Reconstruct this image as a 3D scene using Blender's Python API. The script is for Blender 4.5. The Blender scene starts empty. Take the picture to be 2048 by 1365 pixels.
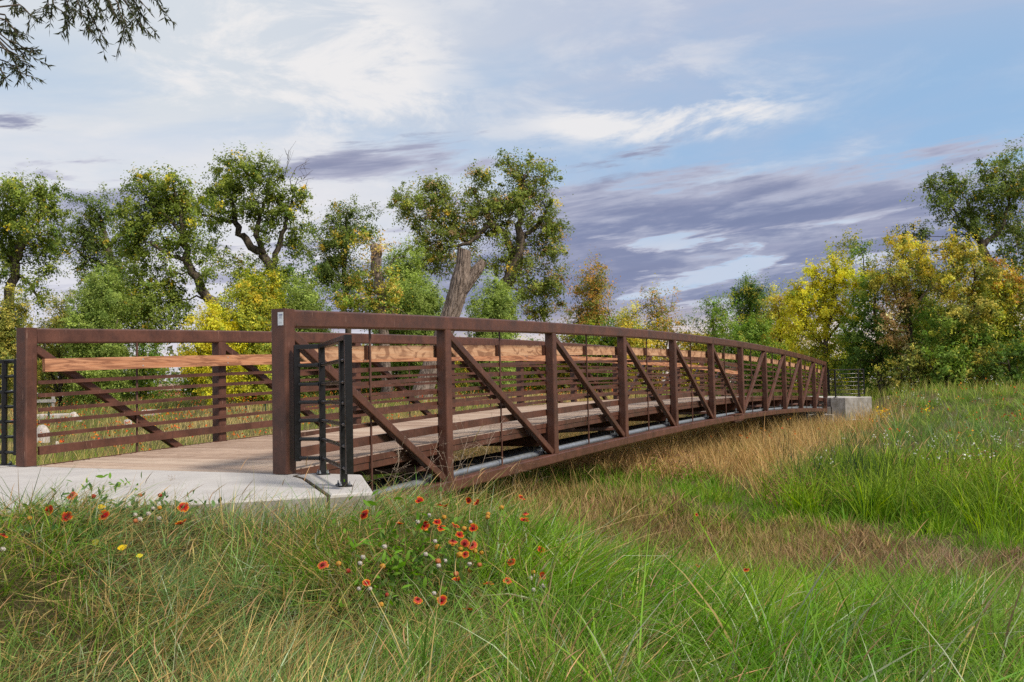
import bpy, math, random
import numpy as np

# ------------------------------------------------------------------ scene, camera, sky, sun
scene = bpy.context.scene
COL = scene.collection
rng = np.random.default_rng(11)
random.seed(5)
RAD = math.radians

CAM = np.array([-6.050, -5.178, 0.684])
YAW, PITCH, ROLL, FPX = RAD(26.638), RAD(2.83), RAD(-1.257), 1848.0
FW = np.array([math.cos(YAW)*math.cos(PITCH), math.sin(YAW)*math.cos(PITCH), math.sin(PITCH)])
_r = np.array([math.sin(YAW), -math.cos(YAW), 0.0]); _u = np.cross(_r, FW)
RT = _r*math.cos(ROLL) + _u*math.sin(ROLL)
UP = -_r*math.sin(ROLL) + _u*math.cos(ROLL)
RH = _r.copy(); FH = np.array([math.cos(YAW), math.sin(YAW), 0.0])

from mathutils import Matrix, Vector
cd = bpy.data.cameras.new('camera'); cam = bpy.data.objects.new('camera', cd); COL.objects.link(cam)
cd.sensor_width = 36.0; cd.lens = FPX/2048*36.0; cd.clip_start = 0.05; cd.clip_end = 5000
m3 = Matrix((RT.tolist(), UP.tolist(), (-FW).tolist())).transposed()
cam.matrix_world = Matrix.Translation(Vector(CAM.tolist())) @ m3.to_4x4()
scene.camera = cam

EXPOSURE = 0.95
SUN_EL = RAD(46)
sun_az = 0.80*RH - 0.60*FH; sun_az /= np.linalg.norm(sun_az)
SUN_DIR = np.array([sun_az[0]*math.cos(SUN_EL), sun_az[1]*math.cos(SUN_EL), math.sin(SUN_EL)])
sl = bpy.data.lights.new('sun', 'SUN'); sl.energy = 2.7; sl.angle = RAD(12); sl.color = (1.0, 0.90, 0.74)
sun = bpy.data.objects.new('sun', sl); COL.objects.link(sun)
sun.rotation_euler = Vector((-SUN_DIR).tolist()).to_track_quat('-Z', 'Y').to_euler()
sun.location = (-20, -25, 16)

scene.view_settings.view_transform = 'Standard'; scene.view_settings.look = 'None'
scene.view_settings.exposure = EXPOSURE; scene.view_settings.gamma = 1.0
scene.view_settings.use_curve_mapping = False
scene.render.engine = 'CYCLES'
scene.cycles.use_denoising = False
scene.cycles.max_bounces = 6; scene.cycles.diffuse_bounces = 3; scene.cycles.glossy_bounces = 2
scene.cycles.transmission_bounces = 4; scene.cycles.transparent_max_bounces = 8
scene.cycles.caustics_reflective = False; scene.cycles.caustics_refractive = False

class NT:
    """small node-tree helper"""
    def __init__(s, nt): s.nt = nt; s.n = nt.nodes; s.l = nt.links
    def node(s, t, **k):
        n = s.n.new(t)
        for a, v in k.items(): setattr(n, a, v)
        return n
    def link(s, a, b): s.l.new(a, b)
    def val(s, x, sock):
        if hasattr(x, 'is_output'): s.l.new(x, sock)
        else: sock.default_value = x
    def math(s, op, a, b=None, c=None, clamp=False):
        n = s.node('ShaderNodeMath', operation=op, use_clamp=clamp)
        for i, x in enumerate((a, b, c)):
            if x is not None: s.val(x, n.inputs[i])
        return n.outputs[0]
    def mix(s, f, a, b, blend='MIX'):
        n = s.node('ShaderNodeMix', data_type='RGBA', blend_type=blend)
        s.val(f, n.inputs[0]); s.val(a, n.inputs[6]); s.val(b, n.inputs[7])
        return n.outputs[2]
    def ramp(s, x, lo, hi, a=0.0, b=1.0, smooth=True):
        n = s.node('ShaderNodeMapRange', interpolation_type='SMOOTHSTEP' if smooth else 'LINEAR')
        s.val(x, n.inputs[0]); s.val(lo, n.inputs[1]); s.val(hi, n.inputs[2]); s.val(a, n.inputs[3]); s.val(b, n.inputs[4])
        return n.outputs[0]
    def noise(s, vec, scale=1.0, detail=4, rough=0.55, dist=0.0):
        n = s.node('ShaderNodeTexNoise')
        if vec is not None: s.link(vec, n.inputs['Vector'])
        n.inputs['Scale'].default_value = scale; n.inputs['Detail'].default_value = detail
        n.inputs['Roughness'].default_value = rough; n.inputs['Distortion'].default_value = dist
        return n.outputs[0]
    def mapping(s, vec, scale=(1,1,1), loc=(0,0,0), rot=(0,0,0)):
        n = s.node('ShaderNodeMapping'); s.link(vec, n.inputs[0])
        n.inputs['Scale'].default_value = scale; n.inputs['Location'].default_value = loc; n.inputs['Rotation'].default_value = rot
        return n.outputs[0]

def build_world():
    w = bpy.data.worlds.new('World'); scene.world = w; w.use_nodes = True
    w.node_tree.nodes.clear(); t = NT(w.node_tree)
    out = t.node('ShaderNodeOutputWorld'); bg = t.node('ShaderNodeBackground')
    STR = 0.10; bg.inputs[1].default_value = STR
    def C(r, g, b):                                            # sRGB value as it should show
        k = 1.0/STR/2**EXPOSURE; return tuple((c/255/12.92 if c < 10 else ((c/255+.055)/1.055)**2.4)*k for c in (r, g, b))+(1,)
    sky = t.node('ShaderNodeTexSky', sky_type='NISHITA')
    sky.sun_disc = False; sky.sun_elevation = SUN_EL; sky.sun_rotation = math.atan2(sun_az[0], sun_az[1])
    sky.air_density = 1.0; sky.dust_density = 0.6; sky.ozone_density = 1.6; sky.altitude = 1500
    tc = t.node('ShaderNodeTexCoord'); d = tc.outputs['Generated']
    sep = t.node('ShaderNodeSeparateXYZ'); t.link(d, sep.inputs[0]); z = sep.outputs[2]
    def dot(v):
        n = t.node('ShaderNodeVectorMath', operation='DOT_PRODUCT'); t.link(d, n.inputs[0]); n.inputs[1].default_value = v; return n.outputs['Value']
    a = dot(RH.tolist())                                     # left(-) .. right(+)
    mul = lambda *q: q[0] if len(q) == 1 else t.math('MULTIPLY', q[0], mul(*q[1:]))
    add = lambda x, y, cl=False: t.math('ADD', x, y, clamp=cl)
    sub = lambda x, y: t.math('SUBTRACT', x, y)
    def vec(zz):
        c = t.node('ShaderNodeCombineXYZ'); t.link(sep.outputs[0], c.inputs[0]); t.link(sep.outputs[1], c.inputs[1]); t.link(zz, c.inputs[2]); return c.outputs[0]
    dd = vec(sub(z, mul(a, 0.03))); ds = vec(sub(z, mul(a, 0.10)))       # cloud streaks climb a little to the right
    def blob(a0, z0, ra, rz):
        p, q = sub(a, a0), sub(z, z0); return t.ramp(add(mul(p, p, 1/ra**2), mul(q, q, 1/rz**2)), 1.0, 0.05)
    # clear sky
    col = t.mix(0.82, sky.outputs[0], C(148, 186, 222))
    # thin high veil: fullest at the left and overhead
    veil = t.noise(t.mapping(dd, (1.3, 1.3, 6.0), (3.1, 0.4, 1.7)), 1.6, 6, 0.6, 0.5)
    left = t.ramp(a, 0.28, -0.34)
    cv = add(t.ramp(veil, 0.36, 0.70, 0.0, 0.6), mul(left, 0.42), True)
    cv = add(cv, t.ramp(z, 0.28, 0.40, 0.0, 0.70), True); cv = add(cv, 0.12, True)
    col = t.mix(cv, col, t.mix(left, C(182, 193, 217), C(214, 221, 229)))
    # white textured wisps
    wisp = t.noise(t.mapping(dd, (3.6, 3.6, 10.5), (0.2, 5.3, 0.9), (0, 0, 0.3)), 1.7, 12, 0.64, 0.35)
    mask = t.math('MAXIMUM', blob(-0.21, 0.325, 0.20, 0.100), mul(blob(0.16, 0.275, 0.17, 0.030), 0.9))
    cw = mul(t.ramp(wisp, 0.43, 0.60), add(t.ramp(veil, 0.44, 0.62, 0.08, 0.45), mask, True))
    col = t.mix(mul(cw, 0.9), col, C(240, 238, 238))
    # bright sheet low on the left
    low = mul(t.ramp(z, 0.30, 0.19), t.ramp(a, 0.10, -0.30))
    shn = t.noise(t.mapping(dd, (1.2, 1.2, 12.0), (7.0, 2.0, 0.0)), 1.5, 6, 0.58, 0.3)
    col = t.mix(mul(low, t.ramp(shn, 0.30, 0.58, 0.25, 0.95)), col, C(234, 232, 236)); col = t.mix(mul(t.ramp(z, 0.16, 0.06), t.ramp(a, 0.2, -0.1), 0.55), col, C(202, 204, 224))
    # broken blue-grey bands low down, fuller to the right
    n1 = t.noise(t.mapping(ds, (2.2, 2.2, 15.0), (1.6, 0.3, 0.55)), 1.6, 12, 0.60, 0.25)
    n2 = t.noise(t.mapping(ds, (4.6, 4.6, 30.0), (4.4, 2.3, 0.2)), 1.6, 12, 0.62, 0.25)
    f0 = add(mul(n1, 0.60), mul(n2, 0.40))
    edge = add(z, mul(sub(n1, 0.5), 0.10))
    cover = mul(t.ramp(edge, 0.245, 0.17, smooth=False), t.ramp(z, 0.025, 0.085), t.ramp(a, -0.12, 0.08, 0.40, 1.0))
    f = add(f0, mul(sub(cover, 0.80), 0.22))
    f = add(f, mul(blob(-0.13, 0.235, 0.15, 0.030), 0.10)); f = add(f, mul(blob(-0.38, 0.185, 0.12, 0.022), 0.07))
    n3 = t.noise(t.mapping(ds, (3.4, 3.4, 26.0), (8.4, 1.3, 3.2)), 1.7, 10, 0.60, 0.25)
    rift = mul(t.ramp(n3, 0.525, 0.625), t.ramp(z, 0.185, 0.14))
    f = sub(f, mul(t.ramp(z, 0.255, 0.30), 0.12)); f = sub(f, mul(rift, 0.16))
    bank = t.ramp(f, 0.374, 0.450)
    thick = t.ramp(f, 0.41, 0.55)
    bc = t.mix(thick, C(186, 188, 207), C(128, 135, 168))
    bc = t.mix(t.ramp(n2, 0.50, 0.66, 0.0, 0.5), bc, C(178, 178, 200))
    bc = t.mix(t.ramp(n1, 0.52, 0.66, 0.0, 0.6), bc, C(118, 126, 160))
    col = t.mix(mul(rift, cover, 0.6), col, C(214, 216, 228))
    col = t.mix(mul(bank, 0.92), col, bc)
    # warm light along the horizon
    gl = mul(t.ramp(z, 0.095, 0.035), t.ramp(n2, 0.34, 0.58, 0.3, 0.95), t.ramp(a, -0.2, 0.1, 0.35, 1.0))
    col = t.mix(gl, col, C(246, 226, 212))
    t.link(col, bg.inputs[0]); t.link(bg.outputs[0], out.inputs[0])
build_world()

# ------------------------------------------------------------------ helpers
def ray(px, py): return FW + RT*((px-1024)/FPX) + UP*((682.5-py)/FPX)
def at(px, py, d): return CAM + ray(px, py)*d

def hash3(ix, iy, iz, seed):
    h = (ix*374761393 + iy*668265263 + iz*2147483647 + seed*1274126177) & 0xffffffff
    h = ((h ^ (h >> 13))*1274126177) & 0xffffffff
    h = h ^ (h >> 16)
    return (h & 0xffff)/65535.0
def vnoise(x, y, z=0.0, seed=0):
    x = np.asarray(x, float); y = np.asarray(y, float); z = np.asarray(z, float) + np.zeros_like(x)
    xi, yi, zi = np.floor(x).astype(np.int64), np.floor(y).astype(np.int64), np.floor(z).astype(np.int64)
    fx, fy, fz = x-xi, y-yi, z-zi
    fx, fy, fz = fx*fx*(3-2*fx), fy*fy*(3-2*fy), fz*fz*(3-2*fz)
    r = 0
    for dx in (0, 1):
        for dy in (0, 1):
            for dz in (0, 1):
                r = r + hash3(xi+dx, yi+dy, zi+dz, seed)*(fx if dx else 1-fx)*(fy if dy else 1-fy)*(fz if dz else 1-fz)
    return r
def sstep(x, a, b):
    t = np.clip((x-a)/(b-a), 0, 1); return t*t*(3-2*t)

W = 3.266; LT = 30.73; L1 = 2.616; LP = 2.833
NODES = [0.0] + [L1 + i*LP for i in range(10)] + [LT]
CAMBER = 0.302
def zc(s): return 1.37 + CAMBER*(1-((s-LT/2)/(LT/2))**2)      # top of the top chord
def zd(s): return zc(s) - 1.37                                 # deck surface

SLABQ = np.array([(.10, -.72), (-.92, -1.55), (-1.15, -1.36), (-1.55, -.98), (-2.15, -.2), (-3.1, .62), (-4.6, 1.35), (-9, 2.6), (-14, 3.6)])
def slab_dist(s, w):
    """distance from the near edge of the path and wing wall"""
    d = np.full(np.shape(s), 1e9)
    for (x0, y0), (x1, y1) in zip(SLABQ[:-1], SLABQ[1:]):
        ux, uy = x1-x0, y1-y0; t = np.clip(((s-x0)*ux+(w-y0)*uy)/(ux*ux+uy*uy), 0, 1)
        d = np.minimum(d, np.hypot(s-x0-t*ux, w-y0-t*uy))
    return d
def ground(s, w):
    s = np.asarray(s, float); w = np.asarray(w, float)
    zr = np.interp(s, [-8, -3, -1, 0, 1, 2.5, 4, 6, 9, 13, 18, 23, 28, 31, 35, 40], [-.66, -.62, -.70, -.84, -1.02, -1.24, -1.37, -1.42, -1.32, -1.15, -.92, -.66, -.26, .02, .32, .42])
    zb = -np.interp(s, [-.45, .15, 2, 5, 8, 16, 24, 29.5, 30.9, 31.4, 32.6, 40], [.12, .75, .84, .98, 1.02, 1.02, 1.02, .96, .90, .66, .14, .1])
    dist = np.hypot(s-CAM[0], w-CAM[1])
    zl = -np.interp(s, [-1, .5, 3, 7, 14, 22, 30], [.06, .30, .52, .60, .45, .20, 0]) + .40*sstep(dist, 18, 60)
    k = (1-sstep(slab_dist(s, w), .0, 2.4))*(1-sstep(s, -.4, .9))
    zr = zr*(1-k)+(-.05-.10*sstep(s, -2.3, -1.3))*k
    far_ = sstep(s, 14, 24); kb = sstep(w, -2.2-1.2*far_, -.8-.38*far_)*sstep(s, -.8, .1); kl = sstep(w, 3.6, 7.5)
    inside = sstep(w, -.3, .8)*(1-sstep(s, -.8, .1)); 
    z = zr*(1-kb)+zb*kb
    z = z*(1-inside)+(-.14)*inside
    z = z*(1-kl)+zl*kl
    n = (vnoise(s*.55, w*.55, 0, 3)-.5)*.14 + (vnoise(s*1.7, w*1.7, 0, 4)-.5)*.06
    flat = np.maximum(inside*(1-kl), k*.75)
    pth = ((s > LT+.3) & (s < LT+7.5) & (w > -1.6) & (w < 16.5))
    return z + n*(1-flat) - pth*.12

def drop(px, py, h=0.0, tmax=90):
    """first point along the pixel's ray that is h above the ground"""
    r = ray(px, py); ts = np.concatenate([np.linspace(1.5, 15, 900), np.linspace(15, tmax, 2000)])
    P = CAM[None]+ts[:, None]*r[None]
    g = P[:, 2]-ground(P[:, 0], P[:, 1]) - h
    i = np.argmax(g <= 0)
    return P[i] if g[i] <= 0 else P[-1]

def new_mesh(name, V, F3=None, F4=None, smooth=False, col=None, faces=None):
    me = bpy.data.meshes.new(name)
    V = np.asarray(V, np.float32)
    if faces is not None:
        me.from_pydata(V.tolist(), [], faces)
    else:
        n3 = 0 if F3 is None else len(F3); n4 = 0 if F4 is None else len(F4)
        me.vertices.add(len(V)); me.vertices.foreach_set('co', V.ravel())
        L = []; tot = []
        if n3: L.append(np.asarray(F3, np.int32).ravel()); tot += [np.full(n3, 3, np.int32)]
        if n4: L.append(np.asarray(F4, np.int32).ravel()); tot += [np.full(n4, 4, np.int32)]
        L = np.concatenate(L); tot = np.concatenate(tot)
        me.loops.add(len(L)); me.loops.foreach_set('vertex_index', L)
        me.polygons.add(n3+n4)
        st = np.concatenate([[0], np.cumsum(tot)[:-1]]).astype(np.int32)
        me.polygons.foreach_set('loop_start', st); me.polygons.foreach_set('loop_total', tot)
        me.update(calc_edges=True)
    if smooth: me.polygons.foreach_set('use_smooth', np.ones(len(me.polygons), bool))
    if col is not None:
        a = me.color_attributes.new('Col', 'FLOAT_COLOR', 'POINT')
        c = np.ones((len(V), 4), np.float32); c[:, :3] = col
        a.data.foreach_set('color', c.ravel())
    return me

class MB:
    """collects polygons, builds one mesh object"""
    def __init__(s): s.v = []; s.f = []
    def add(s, V, F):
        b = len(s.v); s.v += [tuple(map(float, p)) for p in V]; s.f += [tuple(i+b for i in f) for f in F]; return s
    def box(s, lo, hi):
        x0, y0, z0 = lo; x1, y1, z1 = hi
        V = [(x0,y0,z0),(x1,y0,z0),(x1,y1,z0),(x0,y1,z0),(x0,y0,z1),(x1,y0,z1),(x1,y1,z1),(x0,y1,z1)]
        return s.add(V, [(3,2,1,0),(4,5,6,7),(0,1,5,4),(1,2,6,5),(2,3,7,6),(3,0,4,7)])
    def sweep(s, P, prof, side=None, caps=True):
        """prof: list of (a,b) along side / up vectors; P: polyline"""
        P = np.asarray(P, float); n = len(prof); V = []
        for i, p in enumerate(P):
            t = P[min(i+1, len(P)-1)]-P[max(i-1, 0)]; t /= np.linalg.norm(t)
            sd = np.array(side, float) if side is not None else np.cross(t, [0, 0, 1.0])
            if side is None and np.linalg.norm(sd) < 1e-4: sd = np.array([1.0, 0, 0])
            sd = sd - t*np.dot(sd, t); sd /= np.linalg.norm(sd); up = np.cross(sd, t)
            V += [p+sd*a+up*b for a, b in prof]
        F = []
        for i in range(len(P)-1):
            for j in range(n):
                k = (j+1) % n; F.append((i*n+j, i*n+k, (i+1)*n+k, (i+1)*n+j))
        if caps: F.append(tuple(range(n-1, -1, -1))); F.append(tuple((len(P)-1)*n+j for j in range(n)))
        return s.add(V, F)
    def tube(s, P, R, n=8, caps=True):
        P = np.asarray(P, float); R = np.broadcast_to(np.asarray(R, float), (len(P),)); V = []
        t0 = P[-1]-P[0]; ref = np.array([1.0, 0, 0]) if abs(t0[2]) > .8*np.linalg.norm(t0) else np.array([0, 0, 1.0])
        for i, p in enumerate(P):
            t = P[min(i+1, len(P)-1)]-P[max(i-1, 0)]; t = t/max(np.linalg.norm(t), 1e-9)
            a = np.cross(t, ref); a /= max(np.linalg.norm(a), 1e-9); b = np.cross(a, t)
            V += [p+(a*math.cos(q)+b*math.sin(q))*R[i] for q in np.arange(n)*2*math.pi/n]
        F = []
        for i in range(len(P)-1):
            for j in range(n):
                k = (j+1) % n; F.append((i*n+j, i*n+k, (i+1)*n+k, (i+1)*n+j))
        if caps: F.append(tuple(range(n-1, -1, -1))); F.append(tuple((len(P)-1)*n+j for j in range(n)))
        return s.add(V, F)
    def prism(s, poly, z0, z1, bev=0.0):
        n = len(poly); P = np.asarray(poly, float); c = P.mean(0)
        if bev > 0:
            e = []
            for i in range(n):
                a, b, d = P[i-1], P[i], P[(i+1) % n]
                u = (a-b)/np.linalg.norm(a-b); v = (d-b)/np.linalg.norm(d-b); k = u+v
                k = k/max(np.linalg.norm(k), 1e-6)
                if np.dot(k, c-b) < 0: k = -k
                e.append(b+k*bev*1.3)
            V = [(x, y, z0) for x, y in P] + [(x, y, z1-bev) for x, y in P] + [(x*.6+q[0]*.4, y*.6+q[1]*.4, z1-bev*.3) for (x, y), q in zip(P, e)] + [(q[0], q[1], z1) for q in e]; R = 4
        else:
            V = [(x, y, z0) for x, y in P]+[(x, y, z1) for x, y in P]; R = 2
        F = [tuple(range(n-1, -1, -1)), tuple((R-1)*n+j for j in range(n))]
        for r in range(R-1):
            for j in range(n):
                k = (j+1) % n; F.append((r*n+j, r*n+k, (r+1)*n+k, (r+1)*n+j))
        return s.add(V, F)
    def mesh(s, name, smooth=False):
        me = bpy.data.meshes.new(name); me.from_pydata(s.v, [], s.f); me.validate()
        import bmesh
        bm = bmesh.new(); bm.from_mesh(me); bmesh.ops.recalc_face_normals(bm, faces=bm.faces); bm.to_mesh(me); bm.free()
        if smooth: me.polygons.foreach_set('use_smooth', np.ones(len(me.polygons), bool))
        return me
    def build(s, name, mat, parent=None, smooth=False): return obj(name, s.mesh(name, smooth), mat, parent)

def rprof(a, b, r=None):
    """rounded rectangle a wide, b high"""
    r = r if r is not None else min(a, b)*.13
    x, y = a/2, b/2; q = r*.3
    return [(x-r, -y), (x-q, -y+q), (x, -y+r), (x, y-r), (x-q, y-q), (x-r, y), (-x+r, y), (-x+q, y-q), (-x, y-r), (-x, -y+r), (-x+q, -y+q), (-x+r, -y)]

def obj(name, me, mat, parent=None):
    o = bpy.data.objects.new(name, me)
    if mat is not None and not me.materials: me.materials.append(mat)
    COL.objects.link(o)
    if parent is not None: o.parent = parent
    return o
def empty(name, loc=(0, 0, 0), parent=None):
    o = bpy.data.objects.new(name, None); o.empty_display_size = .2; COL.objects.link(o); o.location = loc
    if parent is not None: o.parent = parent
    return o
def tag(o, label, cat, group=None):
    o['label'] = label; o['category'] = cat
    if group: o['group'] = group
    return o
def structure(o): o['kind'] = 'structure'; return o
def stuff(o, label=None, cat=None):
    o['kind'] = 'stuff'
    if label: o['label'] = label
    if cat: o['category'] = cat
    return o
def ordinal(n):
    return f"{n}{'th' if 10 <= n % 100 <= 20 else {1:'st',2:'nd',3:'rd'}.get(n % 10,'th')}"

# ------------------------------------------------------------------ materials
def mat(name, rough=0.6, spec=0.3, metal=0.0):
    m = bpy.data.materials.new(name); m.use_nodes = True; t = NT(m.node_tree)
    b = t.n['Principled BSDF']; b.inputs['Roughness'].default_value = rough; b.inputs['Metallic'].default_value = metal
    b.inputs['Specular IOR Level'].default_value = spec
    return m, t, b
def objco(t): return t.node('ShaderNodeTexCoord').outputs['Object']
def geoco(t): return t.node('ShaderNodeNewGeometry').outputs['Position']
def bump(t, b, h, dist=0.01, strength=0.5):
    n = t.node('ShaderNodeBump'); n.inputs['Strength'].default_value = strength; n.inputs['Distance'].default_value = dist
    t.link(h, n.inputs['Height']); t.link(n.outputs[0], b.inputs['Normal'])

def m_steel():
    m, t, b = mat('weathering_steel', .5, .5); p = geoco(t)
    n = t.noise(p, 3.2, 8, .72); f = t.noise(p, 90, 4, .7)
    st = t.noise(t.mapping(p, (9, 9, .9)), 3, 5, .6)
    c = t.mix(t.ramp(n, .3, .7), (.050, .021, .014, 1), (.112, .043, .027, 1))
    c = t.mix(t.ramp(st, .52, .72, 0, .45), c, (.050, .025, .020, 1))
    c = t.mix(t.ramp(f, .60, .78, 0, .35), c, (.17, .085, .062, 1))
    sc = t.noise(t.mapping(p, (40, 40, 2.5), (3, 1, 2)), 2.0, 2, .5)
    c = t.mix(t.ramp(sc, .69, .75, 0, .6), c, (.34, .21, .16, 1))
    t.link(c, b.inputs['Base Color']); t.link(t.ramp(n, .2, .8, .36, .58), b.inputs['Roughness']); bump(t, b, f, .002, .35); return m
def m_black():
    m, t, b = mat('black_paint', .22, .5); p = geoco(t)
    n = t.noise(p, 30, 4, .6)
    t.link(t.mix(t.ramp(n, .6, .8, 0, .5), (.008, .008, .009, 1), (.03, .03, .03, 1)), b.inputs['Base Color'])
    t.link(t.ramp(n, .3, .7, .16, .34), b.inputs['Roughness']); return m
def m_wood(name, ca, cb, dark, axis, blot=0.5):
    m, t, b = mat(name, .8, .15); p = geoco(t); oi = t.node('ShaderNodeObjectInfo').outputs['Random']
    sc = (1.0, 60, 60) if axis == 'x' else (16, .6, 16)
    sh = t.node('ShaderNodeVectorMath', operation='ADD'); t.link(p, sh.inputs[0])
    cm = t.node('ShaderNodeCombineXYZ'); t.link(t.math('MULTIPLY', oi, 37.0), cm.inputs[2]); t.link(cm.outputs[0], sh.inputs[1]); q = sh.outputs[0]
    g = t.noise(t.mapping(q, sc), 1.6, 7 if axis == 'x' else 3, .62 if axis == 'x' else .5, .8); k = t.noise(t.mapping(q, (1.4, 16, 16) if axis == 'x' else (5, 2.5, 5)), 1.5, 6, .62, .9)
    c = t.mix(t.ramp(g, .3, .7), ca, cb); c = t.mix(t.ramp(k, .44, .60, 0, blot), c, dark)
    c = t.mix(t.ramp(oi, .45, 1, 0, .45), c, (.50, .42, .35, 1)) if axis == 'y' else c
    c = t.mix(t.ramp(oi, .45, 0, 0, .40), c, (.22, .15, .115, 1)) if axis == 'y' else c
    t.link(c, b.inputs['Base Color']); bump(t, b, g, .004, .5 if axis == 'x' else .2); return m
def m_rub_back():
    m, t, b = mat('stained_rub_board', .8, .15); p = geoco(t)
    k = t.noise(t.mapping(p, (2.6, 3, 5.0)), 1.3, 3, .5, 1.8); g = t.noise(t.mapping(p, (1.2, 50, 50)), 1.6, 6, .6, .5); e = t.noise(t.mapping(p, (2, 2, 2), (5, 0, 0)), 1.5, 4, .6)
    c = t.mix(t.ramp(g, .3, .7), (.42, .22, .125, 1), (.52, .33, .215, 1)); c = t.mix(t.ramp(k, .46, .60, 0, .72), c, (.17, .075, .045, 1)); c = t.mix(t.ramp(e, .5, .7, 0, .5), c, (.33, .18, .11, 1))
    t.link(c, b.inputs['Base Color']); bump(t, b, g, .003, .5); return m
def m_concrete():
    m, t, b = mat('concrete', .85, .2); p = geoco(t)
    n = t.noise(p, 2.2, 6, .6); f = t.noise(p, 140, 3, .7); s = t.noise(t.mapping(p, (7, 7, .8)), 2.5, 5, .6)
    c = t.mix(t.ramp(n, .3, .7), (.36, .345, .345, 1), (.43, .415, .41, 1)); c = t.mix(t.ramp(f, .55, .8, 0, .18), c, (.25, .235, .22, 1))
    c = t.mix(t.ramp(s, .58, .75, 0, .35), c, (.23, .21, .19, 1))
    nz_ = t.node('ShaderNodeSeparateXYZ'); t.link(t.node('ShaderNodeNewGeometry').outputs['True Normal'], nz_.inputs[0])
    shade_stain = t.math('MULTIPLY', t.ramp(nz_.outputs[2], .7, .2), t.ramp(t.noise(t.mapping(p, (3, 3, 2)), 2.0, 6, .65), .30, .62, .25, .85))  # upright faces coloured darker to stand for shade, blotched with stain
    c = t.mix(shade_stain, c, (.17, .155, .135, 1)); c = t.mix(t.ramp(t.noise(p, .9, 5, .6), .52, .68, 0, .30), c, (.27, .25, .235, 1))
    broom = t.noise(t.mapping(p, (60, 1.5, 1)), 1.0, 2, .5)
    t.link(c, b.inputs['Base Color']); bump(t, b, t.math('ADD', f, broom), .004, .4); return m
def m_plain(name, c, rough=.6, spec=.3, metal=0.0, var=.25, scale=8):
    m, t, b = mat(name, rough, spec, metal); n = t.noise(geoco(t), scale, 5, .6)
    d = tuple(x*(1-var) for x in c)+(1,); e = tuple(min(1, x*(1+var)) for x in c)+(1,)
    t.link(t.mix(t.ramp(n, .3, .7), d, e), b.inputs['Base Color']); return m
def m_ground():
    m, t, b = mat('soil_and_thatch', .95, .1); p = geoco(t)
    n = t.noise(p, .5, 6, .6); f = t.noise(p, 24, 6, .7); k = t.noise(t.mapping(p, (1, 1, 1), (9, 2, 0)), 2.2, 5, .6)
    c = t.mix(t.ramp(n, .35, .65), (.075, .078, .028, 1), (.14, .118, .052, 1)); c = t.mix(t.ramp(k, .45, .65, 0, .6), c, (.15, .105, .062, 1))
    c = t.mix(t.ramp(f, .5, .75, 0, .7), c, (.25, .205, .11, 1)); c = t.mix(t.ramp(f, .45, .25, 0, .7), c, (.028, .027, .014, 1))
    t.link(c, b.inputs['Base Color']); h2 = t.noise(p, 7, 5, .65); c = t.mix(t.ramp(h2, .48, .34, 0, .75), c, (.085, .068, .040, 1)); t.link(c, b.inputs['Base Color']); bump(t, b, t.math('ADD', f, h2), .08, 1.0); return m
def m_foliage(name, rough=.5, spec=.3, trans=.4):
    m = bpy.data.materials.new(name); m.use_nodes = True; t = NT(m.node_tree); b = t.n['Principled BSDF']; out = t.n['Material Output']
    a = t.node('ShaderNodeVertexColor', layer_name='Col').outputs[0]
    b.inputs['Roughness'].default_value = rough; b.inputs['Specular IOR Level'].default_value = spec; t.link(a, b.inputs['Base Color'])
    tr = t.node('ShaderNodeBsdfTranslucent'); hs = t.node('ShaderNodeHueSaturation'); hs.inputs['Saturation'].default_value = 1.1; hs.inputs['Value'].default_value = 1.25
    t.link(a, hs.inputs['Color']); t.link(hs.outputs[0], tr.inputs[0])
    mx = t.node('ShaderNodeMixShader'); mx.inputs[0].default_value = trans
    t.link(b.outputs[0], mx.inputs[1]); t.link(tr.outputs[0], mx.inputs[2]); t.link(mx.outputs[0], out.inputs[0]); return m
def m_bark(name, ca, cb, dark, scale=1.0):
    m, t, b = mat(name, .9, .1); p = objco(t)
    n = t.noise(t.mapping(p, (9*scale, 9*scale, 1.6*scale)), 1.2, 7, .65, .6); f = t.noise(p, 30, 4, .6)
    c = t.mix(t.ramp(n, .42, .6), dark, ca); c = t.mix(t.ramp(f, .45, .7, 0, .7), c, cb)
    t.link(c, b.inputs['Base Color']); bump(t, b, n, .05, .8); return m

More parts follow.
